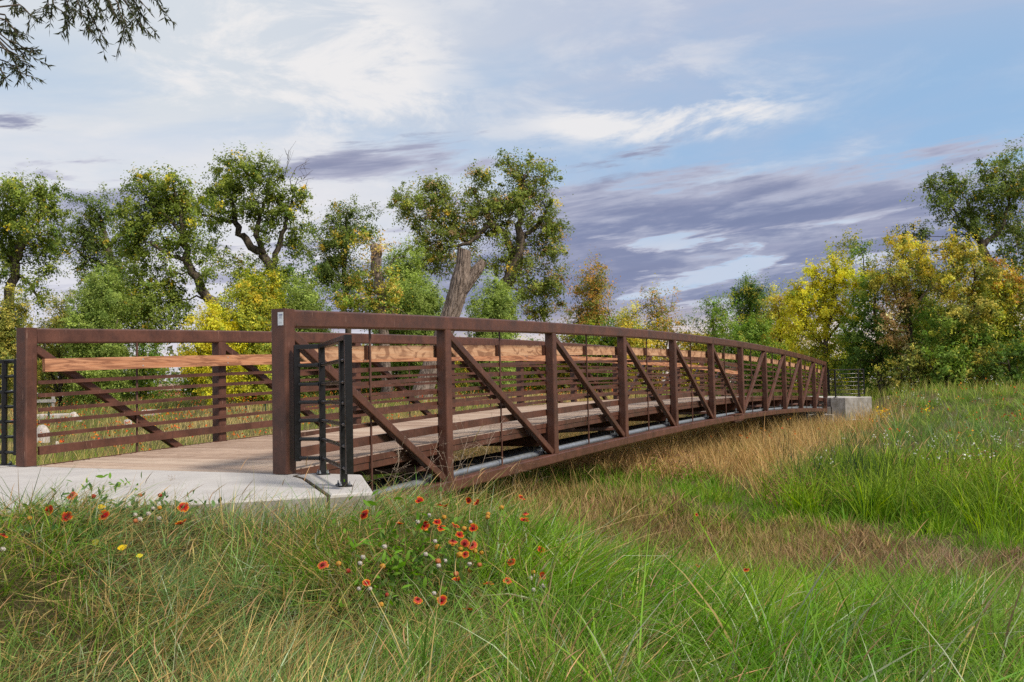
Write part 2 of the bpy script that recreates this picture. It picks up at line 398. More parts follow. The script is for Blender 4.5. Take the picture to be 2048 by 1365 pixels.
M = dict(rub_back=m_rub_back(), steel=m_steel(), black=m_black(), concrete=m_concrete(), ground=m_ground(),
         deck=m_wood('deck_wood', (.30, .215, .165, 1), (.42, .315, .25, 1), (.17, .11, .085, 1), 'y', .35),
         rub=m_wood('rub_rail_wood', (.36, .155, .080, 1), (.48, .26, .155, 1), (.15, .060, .036, 1), 'x', .75),
         galv=m_plain('galvanized_steel', (.33, .355, .385), .5, .5, .85, .15, 12), pipe=m_plain('black_pipe', (.022, .021, .021), .45, .4),
         bolt=m_plain('zinc_bolt', (.62, .62, .62), .35, .5, .7, .1), gap=m_plain('joint_filler', (.07, .055, .04), .95, .1),
         plate=m_plain('aluminium_plate', (.62, .66, .70), .4, .5, .15, .06, 20), ink_blue=m_plain('blue_ink', (.05, .06, .20), .6), ink=m_plain('grey_ink', (.22, .22, .25), .6),
         leaf=m_foliage('leaf', .55, .16, .42), grass=m_foliage('grass_blade', .6, .10, .40), petal=m_foliage('petal', .6, .15, .3),
         bark=m_bark('cottonwood_bark', (.125, .10, .08, 1), (.20, .165, .135, 1), (.035, .027, .022, 1), .7),
         snag=m_bark('grey_snag_bark', (.26, .205, .175, 1), (.36, .30, .265, 1), (.075, .055, .045, 1), 1.0),
         cutwood=m_plain('cut_wood', (.36, .27, .19), .85, .1, 0, .25, 20), twig=m_plain('dead_twig', (.32, .25, .20), .85, .1, 0, .3),
         stone=m_plain('pale_stone', (.42, .385, .37), .9, .15, 0, .25, 6), stake=m_plain('green_stake', (.02, .045, .03), .6),
         greywood=m_plain('weathered_wood', (.36, .35, .36), .9, .1, 0, .25, 9),
         brick=m_plain('far_brick', (.34, .17, .125), .9, .1), roof=m_plain('brown_shingle', (.27, .185, .16), .9, .1), trim=m_plain('white_trim', (.72, .73, .76), .7), glass=m_plain('dark_pane', (.10, .12, .15), .1, .5))

# ------------------------------------------------------------------ ground
def axis(lo, hi, step, far, k=1.22):
    a = list(np.arange(lo, hi+1e-6, step)); d = step
    while a[-1] < far: d *= k; a.append(a[-1]+d)
    d = step; b = []
    x = lo
    while x > -far: d *= k; x -= d; b.append(x)
    return np.array(b[::-1]+a)
gx = axis(-9, 38, .36, 1500); gy = axis(-18, 22, .36, 1500)
GX, GY = np.meshgrid(gx, gy, indexing='ij'); GZ = ground(GX, GY)
nx, ny = len(gx), len(gy); idx = np.arange(nx*ny).reshape(nx, ny)
F4 = np.stack([idx[:-1, :-1], idx[1:, :-1], idx[1:, 1:], idx[:-1, 1:]], -1).reshape(-1, 4)
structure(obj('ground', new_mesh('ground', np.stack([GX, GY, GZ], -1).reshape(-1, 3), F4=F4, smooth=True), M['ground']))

# ------------------------------------------------------------------ path and abutments
def mir(P, fs=False, fw=False): return [((LT-s) if fs else s, (W-w) if fw else w) for s, w in P]
wing = [(.10, -.20), (.10, -.72), (-.92, -1.555), (-1.147, -1.36), (-.26, -.43), (-.10, -.20)]
slab = [(.015, -.18), (-.113, -.18), (-.277, -.417), (-1.164, -1.347), (-1.55, -.98), (-2.15, -.2), (-3.1, .62), (-4.6, 1.35), (-9, 2.6), (-14, 3.6), (-14, 8.5), (-8, 6.6), (-3.2, 5.5), (-1.164, W+1.347), (-.277, W+.417), (-.113, W+.18), (.015, W+.18)]
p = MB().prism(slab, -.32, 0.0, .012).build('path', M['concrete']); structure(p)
far_slab = [(LT-.015, -.18), (LT+.113, -.18), (LT+.277, -.417), (LT+1.164, -1.347), (LT+3, -.5), (LT+5.5, 2.0), (LT+7, 7), (LT+7, 16), (LT+4, 16), (LT+4, 8), (LT+3, W+1.4), (LT+1.164, W+1.347), (LT+.277, W+.417), (LT+.113, W+.18), (LT-.015, W+.18)]
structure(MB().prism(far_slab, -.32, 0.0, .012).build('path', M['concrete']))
def abutment(fs, label):
    e = empty('abutment', ((LT if fs else 0), W/2, 0)); tag(e, label, 'abutment', 'concrete bridge abutments')
    def part(mb, name, mt='concrete'):
        o = mb.build(name, M[mt]); o.parent = e; o.matrix_parent_inverse = Matrix.Translation(e.location).inverted(); return o
    for fw in (False, True):
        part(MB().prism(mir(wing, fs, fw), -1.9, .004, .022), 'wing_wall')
        j = mir([(.012, -.182), (.012, -.199), (-.101, -.199), (-.261, -.431), (-1.147, -1.358), (-1.163, -1.348), (-.276, -.418), (-.112, -.182)], fs, fw)
        part(MB().prism(j, -.3, .0015), 'expansion_joint', 'gap')
    a, b = (LT-.10, LT+.55) if fs else (-.55, .10)
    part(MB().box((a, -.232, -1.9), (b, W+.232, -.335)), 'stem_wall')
    a, b = (LT-.55, LT-.12) if fs else (.12, .55)
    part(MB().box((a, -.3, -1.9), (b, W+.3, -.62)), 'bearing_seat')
    return e
abutment(False, 'pale concrete abutment with flared wing walls at the near end of the footbridge')
abutment(True, 'small far concrete abutment with wing wall below the distant black railing')

# ------------------------------------------------------------------ footbridge
bridge = empty('footbridge', (0, 0, 0)); tag(bridge, 'rust brown arched steel truss footbridge with wooden deck and side rails', 'footbridge')
S = np.linspace(0, LT, 45)
def line(w, off, s0=0.0, s1=LT, n=45):
    s = np.linspace(s0, s1, n); return np.stack([s, np.full(n, w), zc(s)+off], -1)
YS = (0, 1, 0)
BRK = MB().box((-.022, -.019, -.07), (.022, .019, .07)).mesh('bracket'); BRK.materials.append(M['steel'])
def make_truss(w, side):
    t = empty('truss', (0, 0, 0), bridge); t['label'] = 'truss with diagonals and rails on the side nearer the viewer' if side > 0 else 'truss with rub rail facing the viewer on the far side of the deck'
    st = M['steel']
    MB().sweep(line(w, -.076, .07, LT-.07), rprof(.127, .152), YS).build('top_chord', st, t)
    MB().sweep(line(w, -1.840, .10, LT-.10), rprof(.127, .127), YS).build('bottom_chord', st, t)
    ends = []
    for s in (0.0, LT):
        e = MB().sweep([(s, w, .005 if True else 0), (s, w, 1.375)], rprof(.13, .155, .016), (1, 0, 0)).build('end_post', st, t); ends.append(e)
        MB().sweep([(s+(.12 if s == 0 else -.12), w, -.54), (s+(.12 if s == 0 else -.12), w, zd(.12)-.01)], rprof(.10, .127), (1, 0, 0)).build('bearing_post', st, t)
    for s in NODES[1:-1]:
        MB().sweep([(s, w, zc(s)-1.782), (s, w, zc(s)-.145)], rprof(.127, .127), (1, 0, 0)).build('vertical_post', st, t)
    for i in range(11):
        a, b = NODES[i], NODES[i+1]
        da = .08 if i == 0 else .075; db = .08 if i == 10 else .075
        pa, pb = (a+da, zc(a)-.20), (b-db, zc(b)-1.755)
        if i >= 6: pa, pb = (a+da, zc(a)-1.755), (b-db, zc(b)-.20)
        MB().sweep([(pa[0], w, pa[1]), (pb[0], w, pb[1])], rprof(.078, .082), YS).build('diagonal', st, t)
        m = (a+b)/2
        MB().tube([(m, w+side*.05, zc(m)-1.78), (m, w+side*.05, zc(m)-.15)], .0125, 6).build('rod', st, t)
    wi = w+side*.0645
    for z in (.826, .697, .553, .433, .298):
        k = side
        prof = [(0, -.019), (k*.036, -.019), (k*.036, -.013), (k*.006, -.013), (k*.006, .019), (0, .019)]
        prof = [(0, .019), (0, -.019), (k*.006, -.019), (k*.006, .012), (k*.038, .012), (k*.038, .019)]
        MB().sweep(line(wi, z-1.37, .075, LT-.075), prof, YS).build('rail', st, t)
    k = side
    MB().sweep(line(wi, .148-1.37, .075, LT-.075), [(0, -.042), (k*.03, -.042), (k*.03, .042), (0, .042)], YS).build('toe_plate', st, t)
    # wooden rub rail, board by board, on clip brackets
    cuts = [.09] + [NODES[i] for i in (2, 4, 6, 8, 10)] + [LT-.09]
    wr = wi+side*.040
    for a, b in zip(cuts[:-1], cuts[1:]):
        n = 9; prof = [(0, -.066), (k*.042, -.066), (k*.042, .066), (0, .066)]
        bd = MB().sweep(line(wr, .995-1.37, a+.004, b-.004, n), prof, YS).build('rub_board', M['rub_back'] if side > 0 else M['rub'], t)
        bb = MB()
        mids = [q for q in NODES+[(NODES[i]+NODES[i+1])/2 for i in range(11)] if a-.05 < q < b+.05]
        for q in mids:
            q = min(max(q, a+.05), b-.05)
            for dz in (-.035, .035):
                c = np.array([q, wr+k*.042, zc(q)+.995-1.37+dz]); bb.tube([c, c+np.array([0, k*.006, 0])], [.009, .006], 8)
        o = bb.build('bolts', M['bolt'], t); o['kind'] = 'stuff'
        for q in mids:
            q = min(max(q, a+.05), b-.05); bo = obj('bracket', BRK, None, t); bo.location = (q, (wi+wr)/2, float(zc(q))+.995-1.37)
    return t, ends
near_truss, ends = make_truss(0.0, 1)
far_truss, _ = make_truss(W, -1)
# maker's plate on the near end post: a pale plate with worn, unreadable print
e0 = ends[0]
pl = MB().box((-.0685, -.058, 1.235), (-.0655, -.002+.0, 1.345)).build('name_plate', M['plate'], near_truss)
ik = MB()
rr = random.Random(3); y = -.052
while y < -.014:
    wd = rr.uniform(.003, .006); ik.box((-.0694, y, 1.318), (-.0686, y+wd, 1.326)); y += wd+.0016
ik.build('print', M['ink_blue'], near_truss)
ik = MB()
for z, a, b in ((1.311, -.048, -.018), (1.303, -.045, -.016), (1.295, -.048, -.014), (1.256, -.044, -.013)):
    y = a
    while y < b:
        wd = rr.uniform(.002, .005); ik.box((-.0691, y, z-.0012), (-.0686, y+wd, z+.0012)); y += wd+.0012
ik.build('print', M['ink'], near_truss)
c = np.array([.10, -.064, 1.245]); MB().tube([c, c+np.array([0, -.002, 0])], .009, 10).build('drain_hole', M['gap'], near_truss)
# splice near midspan
sp = MB(); s0 = NODES[6]-.7
for w in (0.0,): sp.box((s0-.45, w-.09, zc(s0)-1.918), (s0+.45, w+.09, zc(s0)-1.905)); sp.box((s0-.45, w-.085, zc(s0)-1.776), (s0+.45, w+.085, zc(s0)-1.752)); sp.box((s0-.3, w-.05, zc(s0)-1.955), (s0+.3, w+.05, zc(s0)-1.919))
sp.build('splice_plate', M['steel'], near_truss)

deck = empty('deck', (0, 0, 0), bridge)
PW = .2; n_pl = int((LT-.08)/PW); var = []
for v in range(4):
    r2 = random.Random(v); j = lambda: r2.uniform(-.0015, .0015)
    x, y0, y1, h = PW/2-.006, .078-W/2, W/2-.078, .05; b = .014
    mb = MB(); prof = [(-x, -h), (x, -h), (x, -b), (x-b, 0), (-x+b, 0), (-x, -b)]
    V = []; 
    for yy, dy in ((y0+r2.uniform(0, .02), 0), (0, r2.uniform(-.002, .001)), (y1-r2.uniform(0, .02), 0)): V += [(a+j(), yy, c+j()+dy) for a, c in prof]
    F = [tuple(range(5, -1, -1)), tuple(range(12, 18))]
    for i in range(2):
        for q in range(6): F.append((i*6+q, i*6+(q+1) % 6, (i+1)*6+(q+1) % 6, (i+1)*6+q))
    mb.add(V, F); me = mb.mesh('plank'); me.materials.append(M['deck']); var.append(me)
for i in range(n_pl):
    s = .045+PW*(i+.5)
    o = bpy.data.objects.new('plank', var[random.randrange(4)]); COL.objects.link(o); o.parent = deck
    o.location = (s, W/2, float(zd(s))-random.uniform(0, .006)); o.rotation_euler = (0, -math.atan(float(zd(s+.1)-zd(s-.1))/.2), 0)
sc = MB()
for i in range(n_pl):
    s = .045+PW*(i+.5)
    for w in (.12, W-.12):
        c = np.array([s+random.uniform(-.03, .03), w, zd(s)-.002]); sc.tube([c, c+np.array([0, 0, .005])], [.012, .009], 6)
o = sc.build('screw_heads', M['gap'], deck); o['kind'] = 'stuff'
fr = empty('deck_frame', (0, 0, 0), bridge)
def dl(w, z, n=45): s = np.linspace(.1, LT-.1, n); return np.stack([s, np.full(n, w), zd(s)+z], -1)
for w, k in ((.072, 1), (W-.072, -1)):
    MB().sweep(dl(w, -.026), [(-.004, -.03), (.004, -.03), (.004, .028), (-.004, .028)], YS).build('edge_strip', M['steel'], fr)
    MB().sweep(dl(w+k*.03, -.090), rprof(.05, .075), YS).build('side_beam', M['steel'], fr)
for w in (.75, 1.35, 1.95, 2.55):
    MB().sweep(dl(w, -.106), rprof(.06, .10), YS).build('stringer', M['steel'], fr)
for i, s in enumerate(NODES[1:-1]):
    MB().sweep([(s, .062, zd(s)-.190), (s, W-.062, zd(s)-.190)], rprof(.10, .25), (1, 0, 0)).build('floor_beam', M['steel'], fr)
    m = (NODES[i]+NODES[i+1])/2
for i in range(11):
    a, b = NODES[i], NODES[i+1]
    q = [(a+.1, .1, zd(a)-.265), (b-.1, W-.1, zd(b)-.265)] if i % 2 else [(a+.1, W-.1, zd(a)-.265), (b-.1, .1, zd(b)-.265)]
    MB().sweep(q, rprof(.06, .06)).build('lateral_brace', M['steel'], fr)

# pipes slung under the deck
pp = empty('utility_pipe', (0, .85, -.8)); tag(pp, 'thick black pipe slung on wire hangers under the deck', 'pipe')
def keep(o, e): o.parent = e; o.matrix_parent_inverse = Matrix.Translation(e.location).inverted(); return o
s = np.linspace(.2, LT-.3, 40); P = np.stack([s, np.full(40, .85), zd(s)-.505], -1)
keep(MB().tube(P, .105, 14).build('pipe_run', M['pipe'], None, True), pp)
for i in range(11):
    m = (NODES[i]+NODES[i+1])/2 - .1
    hb = MB(); z0 = float(zd(m))
    hb.tube([(m, .85, z0-.21), (m, .85, z0-.35)], .008, 6)
    hb.tube([(m, .85, z0-.35), (m, .735, z0-.40), (m, .735, z0-.51)], .009, 6); hb.tube([(m, .85, z0-.35), (m, .965, z0-.40), (m, .965, z0-.51)], .009, 6)
    hb.tube([(m, .735, z0-.415), (m, .965, z0-.415)], .007, 6)
    hb.tube([(m-.02, .85+.112*math.cos(q), z0-.505+.112*math.sin(q)) for q in np.linspace(-math.pi, 0, 9)], .010, 5)
    keep(hb.build('hanger', M['galv']), pp)
    q = MB().tube([(m+1.2, .85, z0-.505), (m+1.26, .85, z0-.505)], .113, 14); keep(q.build('coupling', M['pipe']), pp)
cp_ = empty('conduit', (0, .12, -.6)); tag(cp_, 'pale galvanized conduit running along the lower chord of the footbridge', 'conduit')
P = np.stack([s, np.full(40, .125), zc(s)-1.776+.014], -1)
P = np.vstack([[(-.05, .125, P[0, 2]-.06)], P, [(LT-.1, .125, P[-1, 2]-.1), (LT-.06, -.2, -.85), (LT-.05, -.75, -.86), (LT+.02, -1.35, -.84)]])
keep(MB().tube(P, .044, 12).build('conduit_run', M['galv'], None, True), cp_)
for i, q in enumerate(NODES[1:-1]):
    z0 = float(zc(q))-1.776+.014; m = q-.12
    c = MB().box((m-.025, .075, z0+.02), (m+.025, .175, z0+.052)); c.tube([(m, .125, z0+.05), (m, .125, z0+.13)], .012, 6); c.box((m-.02, .105, z0+.08), (m+.02, .145, z0+.095))
    keep(c.build('strap', M['galv']), cp_)

# ------------------------------------------------------------------ black railings
def railing(fs, fw, label):
    PL = mir([(-.005, -.145), (.028, -.377), (-.688, -1.127), (-.857, -1.304)], fs, fw)
    zb = .004
    o = empty('railing', (PL[1][0], PL[1][1], zb)); tag(o, label, 'railing', 'black steel railings at the bridge ends')
    def K(mb, name, mt='black', par=None, sm=False):
        x = mb.build(name, M[mt], None, sm); x.parent = par or o
        if par is None: x.matrix_parent_inverse = Matrix.Translation(o.location).inverted()
        return x
    a = [np.array([x, y, 0.0]) for x, y in PL]
    top = [p+np.array([0, 0, 1.05]) for p in a]
    K(MB().sweep([top[0], top[1], top[3]], rprof(.055, .038), None), 'top_rail')
    for z in (.898, .742, .594, .443, .291, .135):
        mb = MB()
        for p, q in ((a[0], a[1]), (a[1], a[2]), (a[2], a[3])):
            u = (q-p)/np.linalg.norm(q-p); A = p+u*.02; B = q-u*.02; L = np.linalg.norm(B-A)
            zz = np.array([0, 0, z]); g = min(.022, L*.3)
            mb.tube([A+zz, A+u*.006+zz, A+u*g+zz, B-u*g+zz, B-u*.006+zz, B+zz], [.017, .022, .0155, .0155, .022, .017], 8)
        K(mb, 'bar', sm=True)
    for p, z0 in ((a[0], .11), (a[3], .11)):
        K(MB().sweep([p+np.array([0, 0, z0]), p+np.array([0, 0, 1.066])], rprof(.05, .05), (PL[2][0]-PL[1][0], PL[2][1]-PL[1][1], 0)), 'end_stile')
    for p in (a[1], a[2]):
        dirv = np.array([PL[2][0]-PL[1][0], PL[2][1]-PL[1][1], 0]); dirv /= np.linalg.norm(dirv); nv = np.array([-dirv[1], dirv[0], 0])
        po = K(MB().sweep([p+np.array([0, 0, zb+.012]), p+np.array([0, 0, 1.04])], rprof(.05, .05), dirv), 'post')
        pb = MB().sweep([p+np.array([0, 0, zb+.0005]), p+np.array([0, 0, zb+.012])], rprof(.15, .10, .01), dirv).build('base_plate', M['black']); pb.parent = po
        for q in (-1, 1):
            for r_ in (-1, 1):
                c = p+dirv*q*.055+nv*r_*.032+np.array([0, 0, zb+.012])
                b = MB().tube([c, c+np.array([0, 0, .010])], .010, 6); b.tube([c, c+np.array([0, 0, .026])], .005, 6)
                bo = b.build('bolt', M['galv']); bo.parent = po
    return o
railing(False, False, 'glossy black steel railing on the near wing wall, right of the tall end post')
railing(False, True, 'black steel railing cut off by the left edge of the picture')
railing(True, False, 'small distant black railing at the far right end of the footbridge')

# ------------------------------------------------------------------ trees
def unit(v): return v/np.maximum(np.linalg.norm(v, axis=-1, keepdims=True), 1e-9)
def rand_unit(n): return unit(rng.normal(size=(n, 3)))
def leaves(C, size, col, aspect=.75, droop=.35, fold=.12, out=None):
    """small leaf faces; with out given they turn their faces towards it, as leaves do towards the light"""
    n = len(C); a = rand_unit(n); a[:, 2] -= droop*2; a = unit(a)
    if out is None: nn = rand_unit(n)
    else: nn = unit(out*.85+np.array([0, 0, .45])+rand_unit(n)*.75)
    a = unit(a-nn*np.sum(a*nn, 1, keepdims=True)); b = unit(np.cross(nn, a)); c = np.cross(a, b); h = size[:, None]
    V = np.stack([C-a*h*.5+b*h*aspect*.28, C+a*h*.5, C-a*h*.3-b*h*aspect*.62+c*h*fold], 1).reshape(-1, 3)
    return V, np.arange(n*3).reshape(n, 3), np.repeat(col, 3, 0)
PAL = {
 'cotton': [(.62, (.118, .155, .029)), (.24, (.17, .20, .036)), (.11, (.065, .105, .022)), (.03, (.50, .34, .035))],
 'cottontan': [(.58, (.115, .148, .032)), (.20, (.165, .185, .038)), (.05, (.42, .29, .04)), (.10, (.29, .20, .105))],
 'cottondark': [(.68, (.078, .112, .026)), (.27, (.12, .15, .032)), (.06, (.38, .28, .04))],
 'willow': [(.70, (.185, .235, .055)), (.30, (.13, .185, .045))],
 'yellowgreen': [(.45, (.24, .26, .035)), (.30, (.15, .19, .03)), (.25, (.50, .38, .04))],
 'yellow': [(.62, (.46, .39, .03)), (.28, (.34, .34, .035)), (.12, (.17, .21, .03))],
 'orange': [(.38, (.34, .19, .045)), (.30, (.20, .18, .035)), (.32, (.11, .13, .028))],
 'gold': [(.45, (.46, .33, .05)), (.30, (.30, .27, .05)), (.25, (.14, .17, .03))],
 'tan': [(.60, (.46, .29, .14)), (.25, (.38, .28, .08)), (.15, (.2, .2, .05))],
 'green': [(.55, (.095, .160, .026)), (.33, (.15, .21, .036)), (.12, (.26, .27, .04))],
 'dark': [(.66, (.058, .105, .020)), (.26, (.10, .155, .028)), (.08, (.28, .25, .03))],
 'olive': [(.40, (.17, .18, .04)), (.30, (.10, .13, .03)), (.30, (.33, .28, .06))],
 'ivy': [(.55, (.15, .20, .035)), (.25, (.30, .26, .04)), (.20, (.50, .30, .07))],
}
def pick(pal, n):
    w = np.array([p[0] for p in PAL[pal]]); c = np.array([p[1] for p in PAL[pal]])
    return c[rng.choice(len(w), n, p=w/w.sum())]
DENS = 2.2
def tree(name, label, cat, D, trunks, lobes, pal, leaf=.12, dens=1.0, group=None, bark='bark', twigs=(), clump=1.0, aspect=.75, droop=.35, spread=1.0):
    pxm = D/FPX
    stems = []; nodes = []; nrad = []
    tb = MB()
    for k, tr in enumerate(trunks):
        P = np.array([at(x, y, D) for x, y, r in tr]); R = np.array([r*pxm*.78 for x, y, r in tr])
        if k == 0:
            b = P[0].copy(); b[2] = ground(b[0], b[1])-.15; P[0] = b
        q = np.concatenate([np.linspace(P[i], P[i+1], 4, endpoint=False) for i in range(len(P)-1)]+[P[-1:]]); rr_ = np.concatenate([np.linspace(R[i], R[i+1], 4, endpoint=False) for i in range(len(P)-1)]+[R[-1:]])
        if k == 0: rr_[:1] *= 1.25
        q[1:-1] += rng.normal(size=(len(q)-2, 3))*np.minimum(rr_[1:-1, None]*.35, .06)
        dz = rng.normal()*.4; q += FH*np.linspace(0, dz if k else dz*.3, len(q))[:, None]
        tb.tube(q, rr_, 9, caps=True); stems.append(q)
        nodes += list(q); nrad += list(rr_)
    root_xy = stems[0][0].copy()
    LV, LF, LC = [], [], []; nb = 0
    for lb in lobes:
        x, y, rx, ry = lb[:4]; lp = lb[4] if len(lb) > 4 else pal; ld = lb[5] if len(lb) > 5 else 1.0
        ctr = at(x, y, D) + FH*rng.uniform(-.7, .7)*min(rx, ry)*pxm*spread
        rx_, ry_ = rx*pxm, ry*pxm; rz_ = (rx_+ry_)*.5
        area = math.pi*rx*ry
        m = max(5, int(area/(430*clump)))
        # limb to the lobe
        nd = np.array(nodes); j = np.argmin(np.linalg.norm(nd-ctr, axis=1)+np.maximum(0, nd[:, 2]-ctr[2])*1.2)
        a = nd[j]; v = ctr-a; L = np.linalg.norm(v)
        if L > .3:
            mid = a+v*.5+np.array([0, 0, -.10*L])+rng.normal(size=3)*.10*L
            ts = np.linspace(0, 1, 6)[:, None]; q = (1-ts)**2*a+2*ts*(1-ts)*mid+ts**2*ctr; q[1:-1] += rng.normal(size=(4, 3))*.03*L
            r0 = min(nrad[j]*.75, .025+.02*L); rr_ = np.linspace(r0, .02, 6); tb.tube(q, rr_, 6, caps=False); nodes += list(q[1:]); nrad += list(rr_[1:])
        u = rand_unit(m)*(rng.uniform(.2, 1.12, m)**.5)[:, None]
        cc = ctr + RT*(u[:, :1]*rx_) + UP*(u[:, 1:2]*ry_) + FH*(u[:, 2:]*rz_)
        gz = ground(cc[:, 0], cc[:, 1]); cc[:, 2] = np.maximum(cc[:, 2], gz+.25)
        nd = np.array(nodes)
        for c_ in cc[::1 if m < 16 else 2]:
            j = np.argmin(np.linalg.norm(nd-c_, axis=1)); a = nd[j]; v = c_-a; L = np.linalg.norm(v)
            if L < .15: continue
            mid = a+v*.5+np.array([0, 0, -.08*L])+rng.normal(size=3)*.12*L
            tb.tube([a, mid, c_], [min(nrad[j]*.7, .014+.010*L), .012, .006], 4, caps=False)
        N = max(30, int(area*.34*dens*ld*DENS*(.12/leaf)**2*(pxm/.027)**2*.9)); ns = 7; ms = m*ns
        out = unit(cc-ctr); sd = unit(np.repeat(out, ns, 0)*.75+rand_unit(ms)*.95+np.array([0, 0, .25])); sl_ = (24*clump*pxm)*rng.uniform(.5, 1.5, ms)
        so = np.repeat(cc, ns, 0)+rng.normal(size=(ms, 3))*6*clump*pxm
        ci = rng.choice(ms, N, p=(lambda q: q/q.sum())(rng.gamma(2.0, 1.0, ms)))
        tt_ = rng.random(N)**.8
        Pl = so[ci]+sd[ci]*(sl_[ci]*tt_)[:, None]+rng.normal(size=(N, 3))*(sl_[ci]*.14)[:, None]-np.array([0, 0, 1.0])*(tt_**2*sl_[ci]*.2)[:, None]
        loose = rng.random(N) < .20; ul = rng.normal(size=(N, 3))*.50
        Pl = np.where(loose[:, None], ctr + RT*(ul[:, :1]*rx_) + UP*(ul[:, 1:2]*ry_) + FH*(ul[:, 2:]*rz_), Pl); Pl[:, 2] = np.maximum(Pl[:, 2], ground(Pl[:, 0], Pl[:, 1])+.05)
        base = 1.65*pick(lp, ms)[ci]*rng.uniform(.72, 1.28, ms)[ci][:, None]*np.repeat(rng.uniform(.8, 1.2, m), ns)[ci][:, None]
        alt = 1.55*pick(lp, N); mixm = rng.random(N) < .08
        colr = np.minimum(np.where(mixm[:, None], alt, base)*rng.uniform(.8, 1.2, (N, 1)), .72)
        V, F, Cc = leaves(Pl, leaf*1.05*rng.uniform(.55, 1.3, N), colr, aspect, droop, out=unit(Pl-ctr))
        LV.append(V); LF.append(F+nb); LC.append(Cc); nb += len(V)
    for (x, y, dx, dy) in twigs:
        a = at(x, y, D); nd = np.array(nodes); j = np.argmin(np.linalg.norm(nd-a, axis=1)); b = at(x+dx, y+dy, D)+FH*rng.normal()*.3
        mid = (a+b)/2+rng.normal(size=3)*.12; tb.tube([nd[j], a, mid, b], [.03, .022, .014, .006], 5, caps=False)
        for q in range(5):
            f = rng.uniform(.1, .9); p0 = a*(1-f)+b*f; p1 = p0+(b-a)*.35+rng.normal(size=3)*.22*np.linalg.norm(b-a); tb.tube([p0, (p0+p1)/2+rng.normal(size=3)*.05, p1], [.012, .009, .004], 4, caps=False)
    e = empty(name, (root_xy[0], root_xy[1], root_xy[2]+.15)); tag(e, label, cat, group)
    inv = Matrix.Translation(e.location).inverted()
    o = tb.build('trunk', M[bark], None, True); o.parent = e; o.matrix_parent_inverse = inv
    o = obj('crown', new_mesh('crown', np.concatenate(LV), F3=np.concatenate(LF), col=np.concatenate(LC)), M['leaf']); o.parent = e; o.matrix_parent_inverse = inv
    return e
GL = 'cottonwoods beyond the meadow'
tree('cottonwood', 'green cottonwood with dark trunk at the left edge of the picture', 'tree', 47, [[(4, 800, 15), (14, 640, 13), (22, 580, 12), (31, 545, 11), (37, 499, 9), (44, 455, 6), (52, 400, 3)], [(37, 505, 6), (75, 470, 4), (100, 430, 2)], [(34, 530, 7), (0, 490, 5), (-25, 460, 3)], [(31, 548, 5), (60, 570, 4), (75, 605, 2)]],
     [(48, 392, 48, 38), (85, 400, 34, 36), (18, 415, 44, 45), (108, 430, 20, 30), (60, 445, 46, 34), (12, 480, 44, 40), (90, 475, 30, 30), (80, 560, 24, 40), (-30, 500, 50, 70), (62, 520, 30, 26), (20, 545, 24, 22, 'cotton', .6), (100, 505, 18, 20)], 'cotton', group=GL)
tree('cottonwood', 'darker cottonwood standing second from the left edge', 'tree', 53, [[(236, 800, 15), (232, 640, 13), (228, 590, 12), (225, 530, 10), (212, 480, 7), (198, 430, 4)], [(226, 540, 6), (180, 520, 5), (150, 500, 3)]],
     [(188, 418, 30, 26), (215, 440, 28, 30), (150, 485, 36, 28), (175, 470, 36, 34), (205, 500, 40, 36), (240, 540, 34, 36), (250, 590, 36, 40), (215, 570, 36, 40), (165, 530, 30, 26, 'cottondark', .7), (240, 640, 50, 40)], 'cottondark', group=GL)
tree('cottonwood', 'cottonwood with long leaning bare trunk, left of the tallest left tree', 'tree', 45, [[(505, 805, 14), (460, 680, 13), (430, 612, 12.5), (405, 580, 12), (388, 548, 11), (374, 518, 10), (368, 480, 8), (363, 430, 6), (350, 385, 3)], [(372, 520, 6), (340, 510, 5), (310, 490, 3)], [(366, 470, 5), (330, 430, 4), (290, 400, 2)], [(395, 560, 4), (412, 548, 3)]],
     [(300, 372, 44, 34), (345, 370, 42, 34), (372, 395, 34, 40), (262, 410, 34, 34), (330, 420, 50, 36), (285, 440, 46, 38), (250, 465, 34, 34), (370, 450, 34, 34), (310, 485, 54, 34), (262, 505, 32, 26), (398, 490, 22, 34), (340, 540, 40, 26, 'cotton', .8), (300, 570, 50, 36), (340, 600, 40, 40), (280, 620, 50, 36), (412, 545, 20, 28), (320, 640, 56, 34)], 'cotton', group=GL)
tree('cottonwood', 'tallest left cottonwood with yellow tufts and bare twigs on its top right', 'tree', 49, [[(575, 805, 14), (565, 640, 13), (550, 560, 12), (528, 510, 11), (500, 494, 10), (480, 465, 8.5), (470, 435, 7), (460, 390, 4)], [(528, 508, 8), (512, 470, 6.5), (520, 430, 5), (540, 380, 3)], [(545, 535, 8), (560, 490, 7), (575, 450, 5), (585, 410, 3)], [(474, 448, 5), (430, 435, 4), (385, 425, 3)]],
     [(470, 345, 40, 32), (500, 352, 34, 36), (437, 378, 34, 32), (465, 395, 40, 34), (545, 372, 34, 38), (585, 395, 26, 36), (515, 405, 40, 34), (560, 430, 36, 36), (590, 455, 22, 36), (440, 425, 30, 24), (535, 460, 30, 26), (585, 490, 22, 24), (430, 450, 22, 20, 'cotton', .5), (490, 545, 44, 26, 'cotton', .7), (450, 525, 34, 30, 'cotton', .6), (592, 552, 34, 28, 'dark'), (555, 550, 34, 30), (510, 590, 46, 36)], 'cotton', group=GL,
     twigs=[(580, 360, 30, -40), (590, 372, 35, -20), (570, 350, 12, -45), (545, 345, 14, -30), (598, 385, 22, -12), (485, 325, 4, -22)])
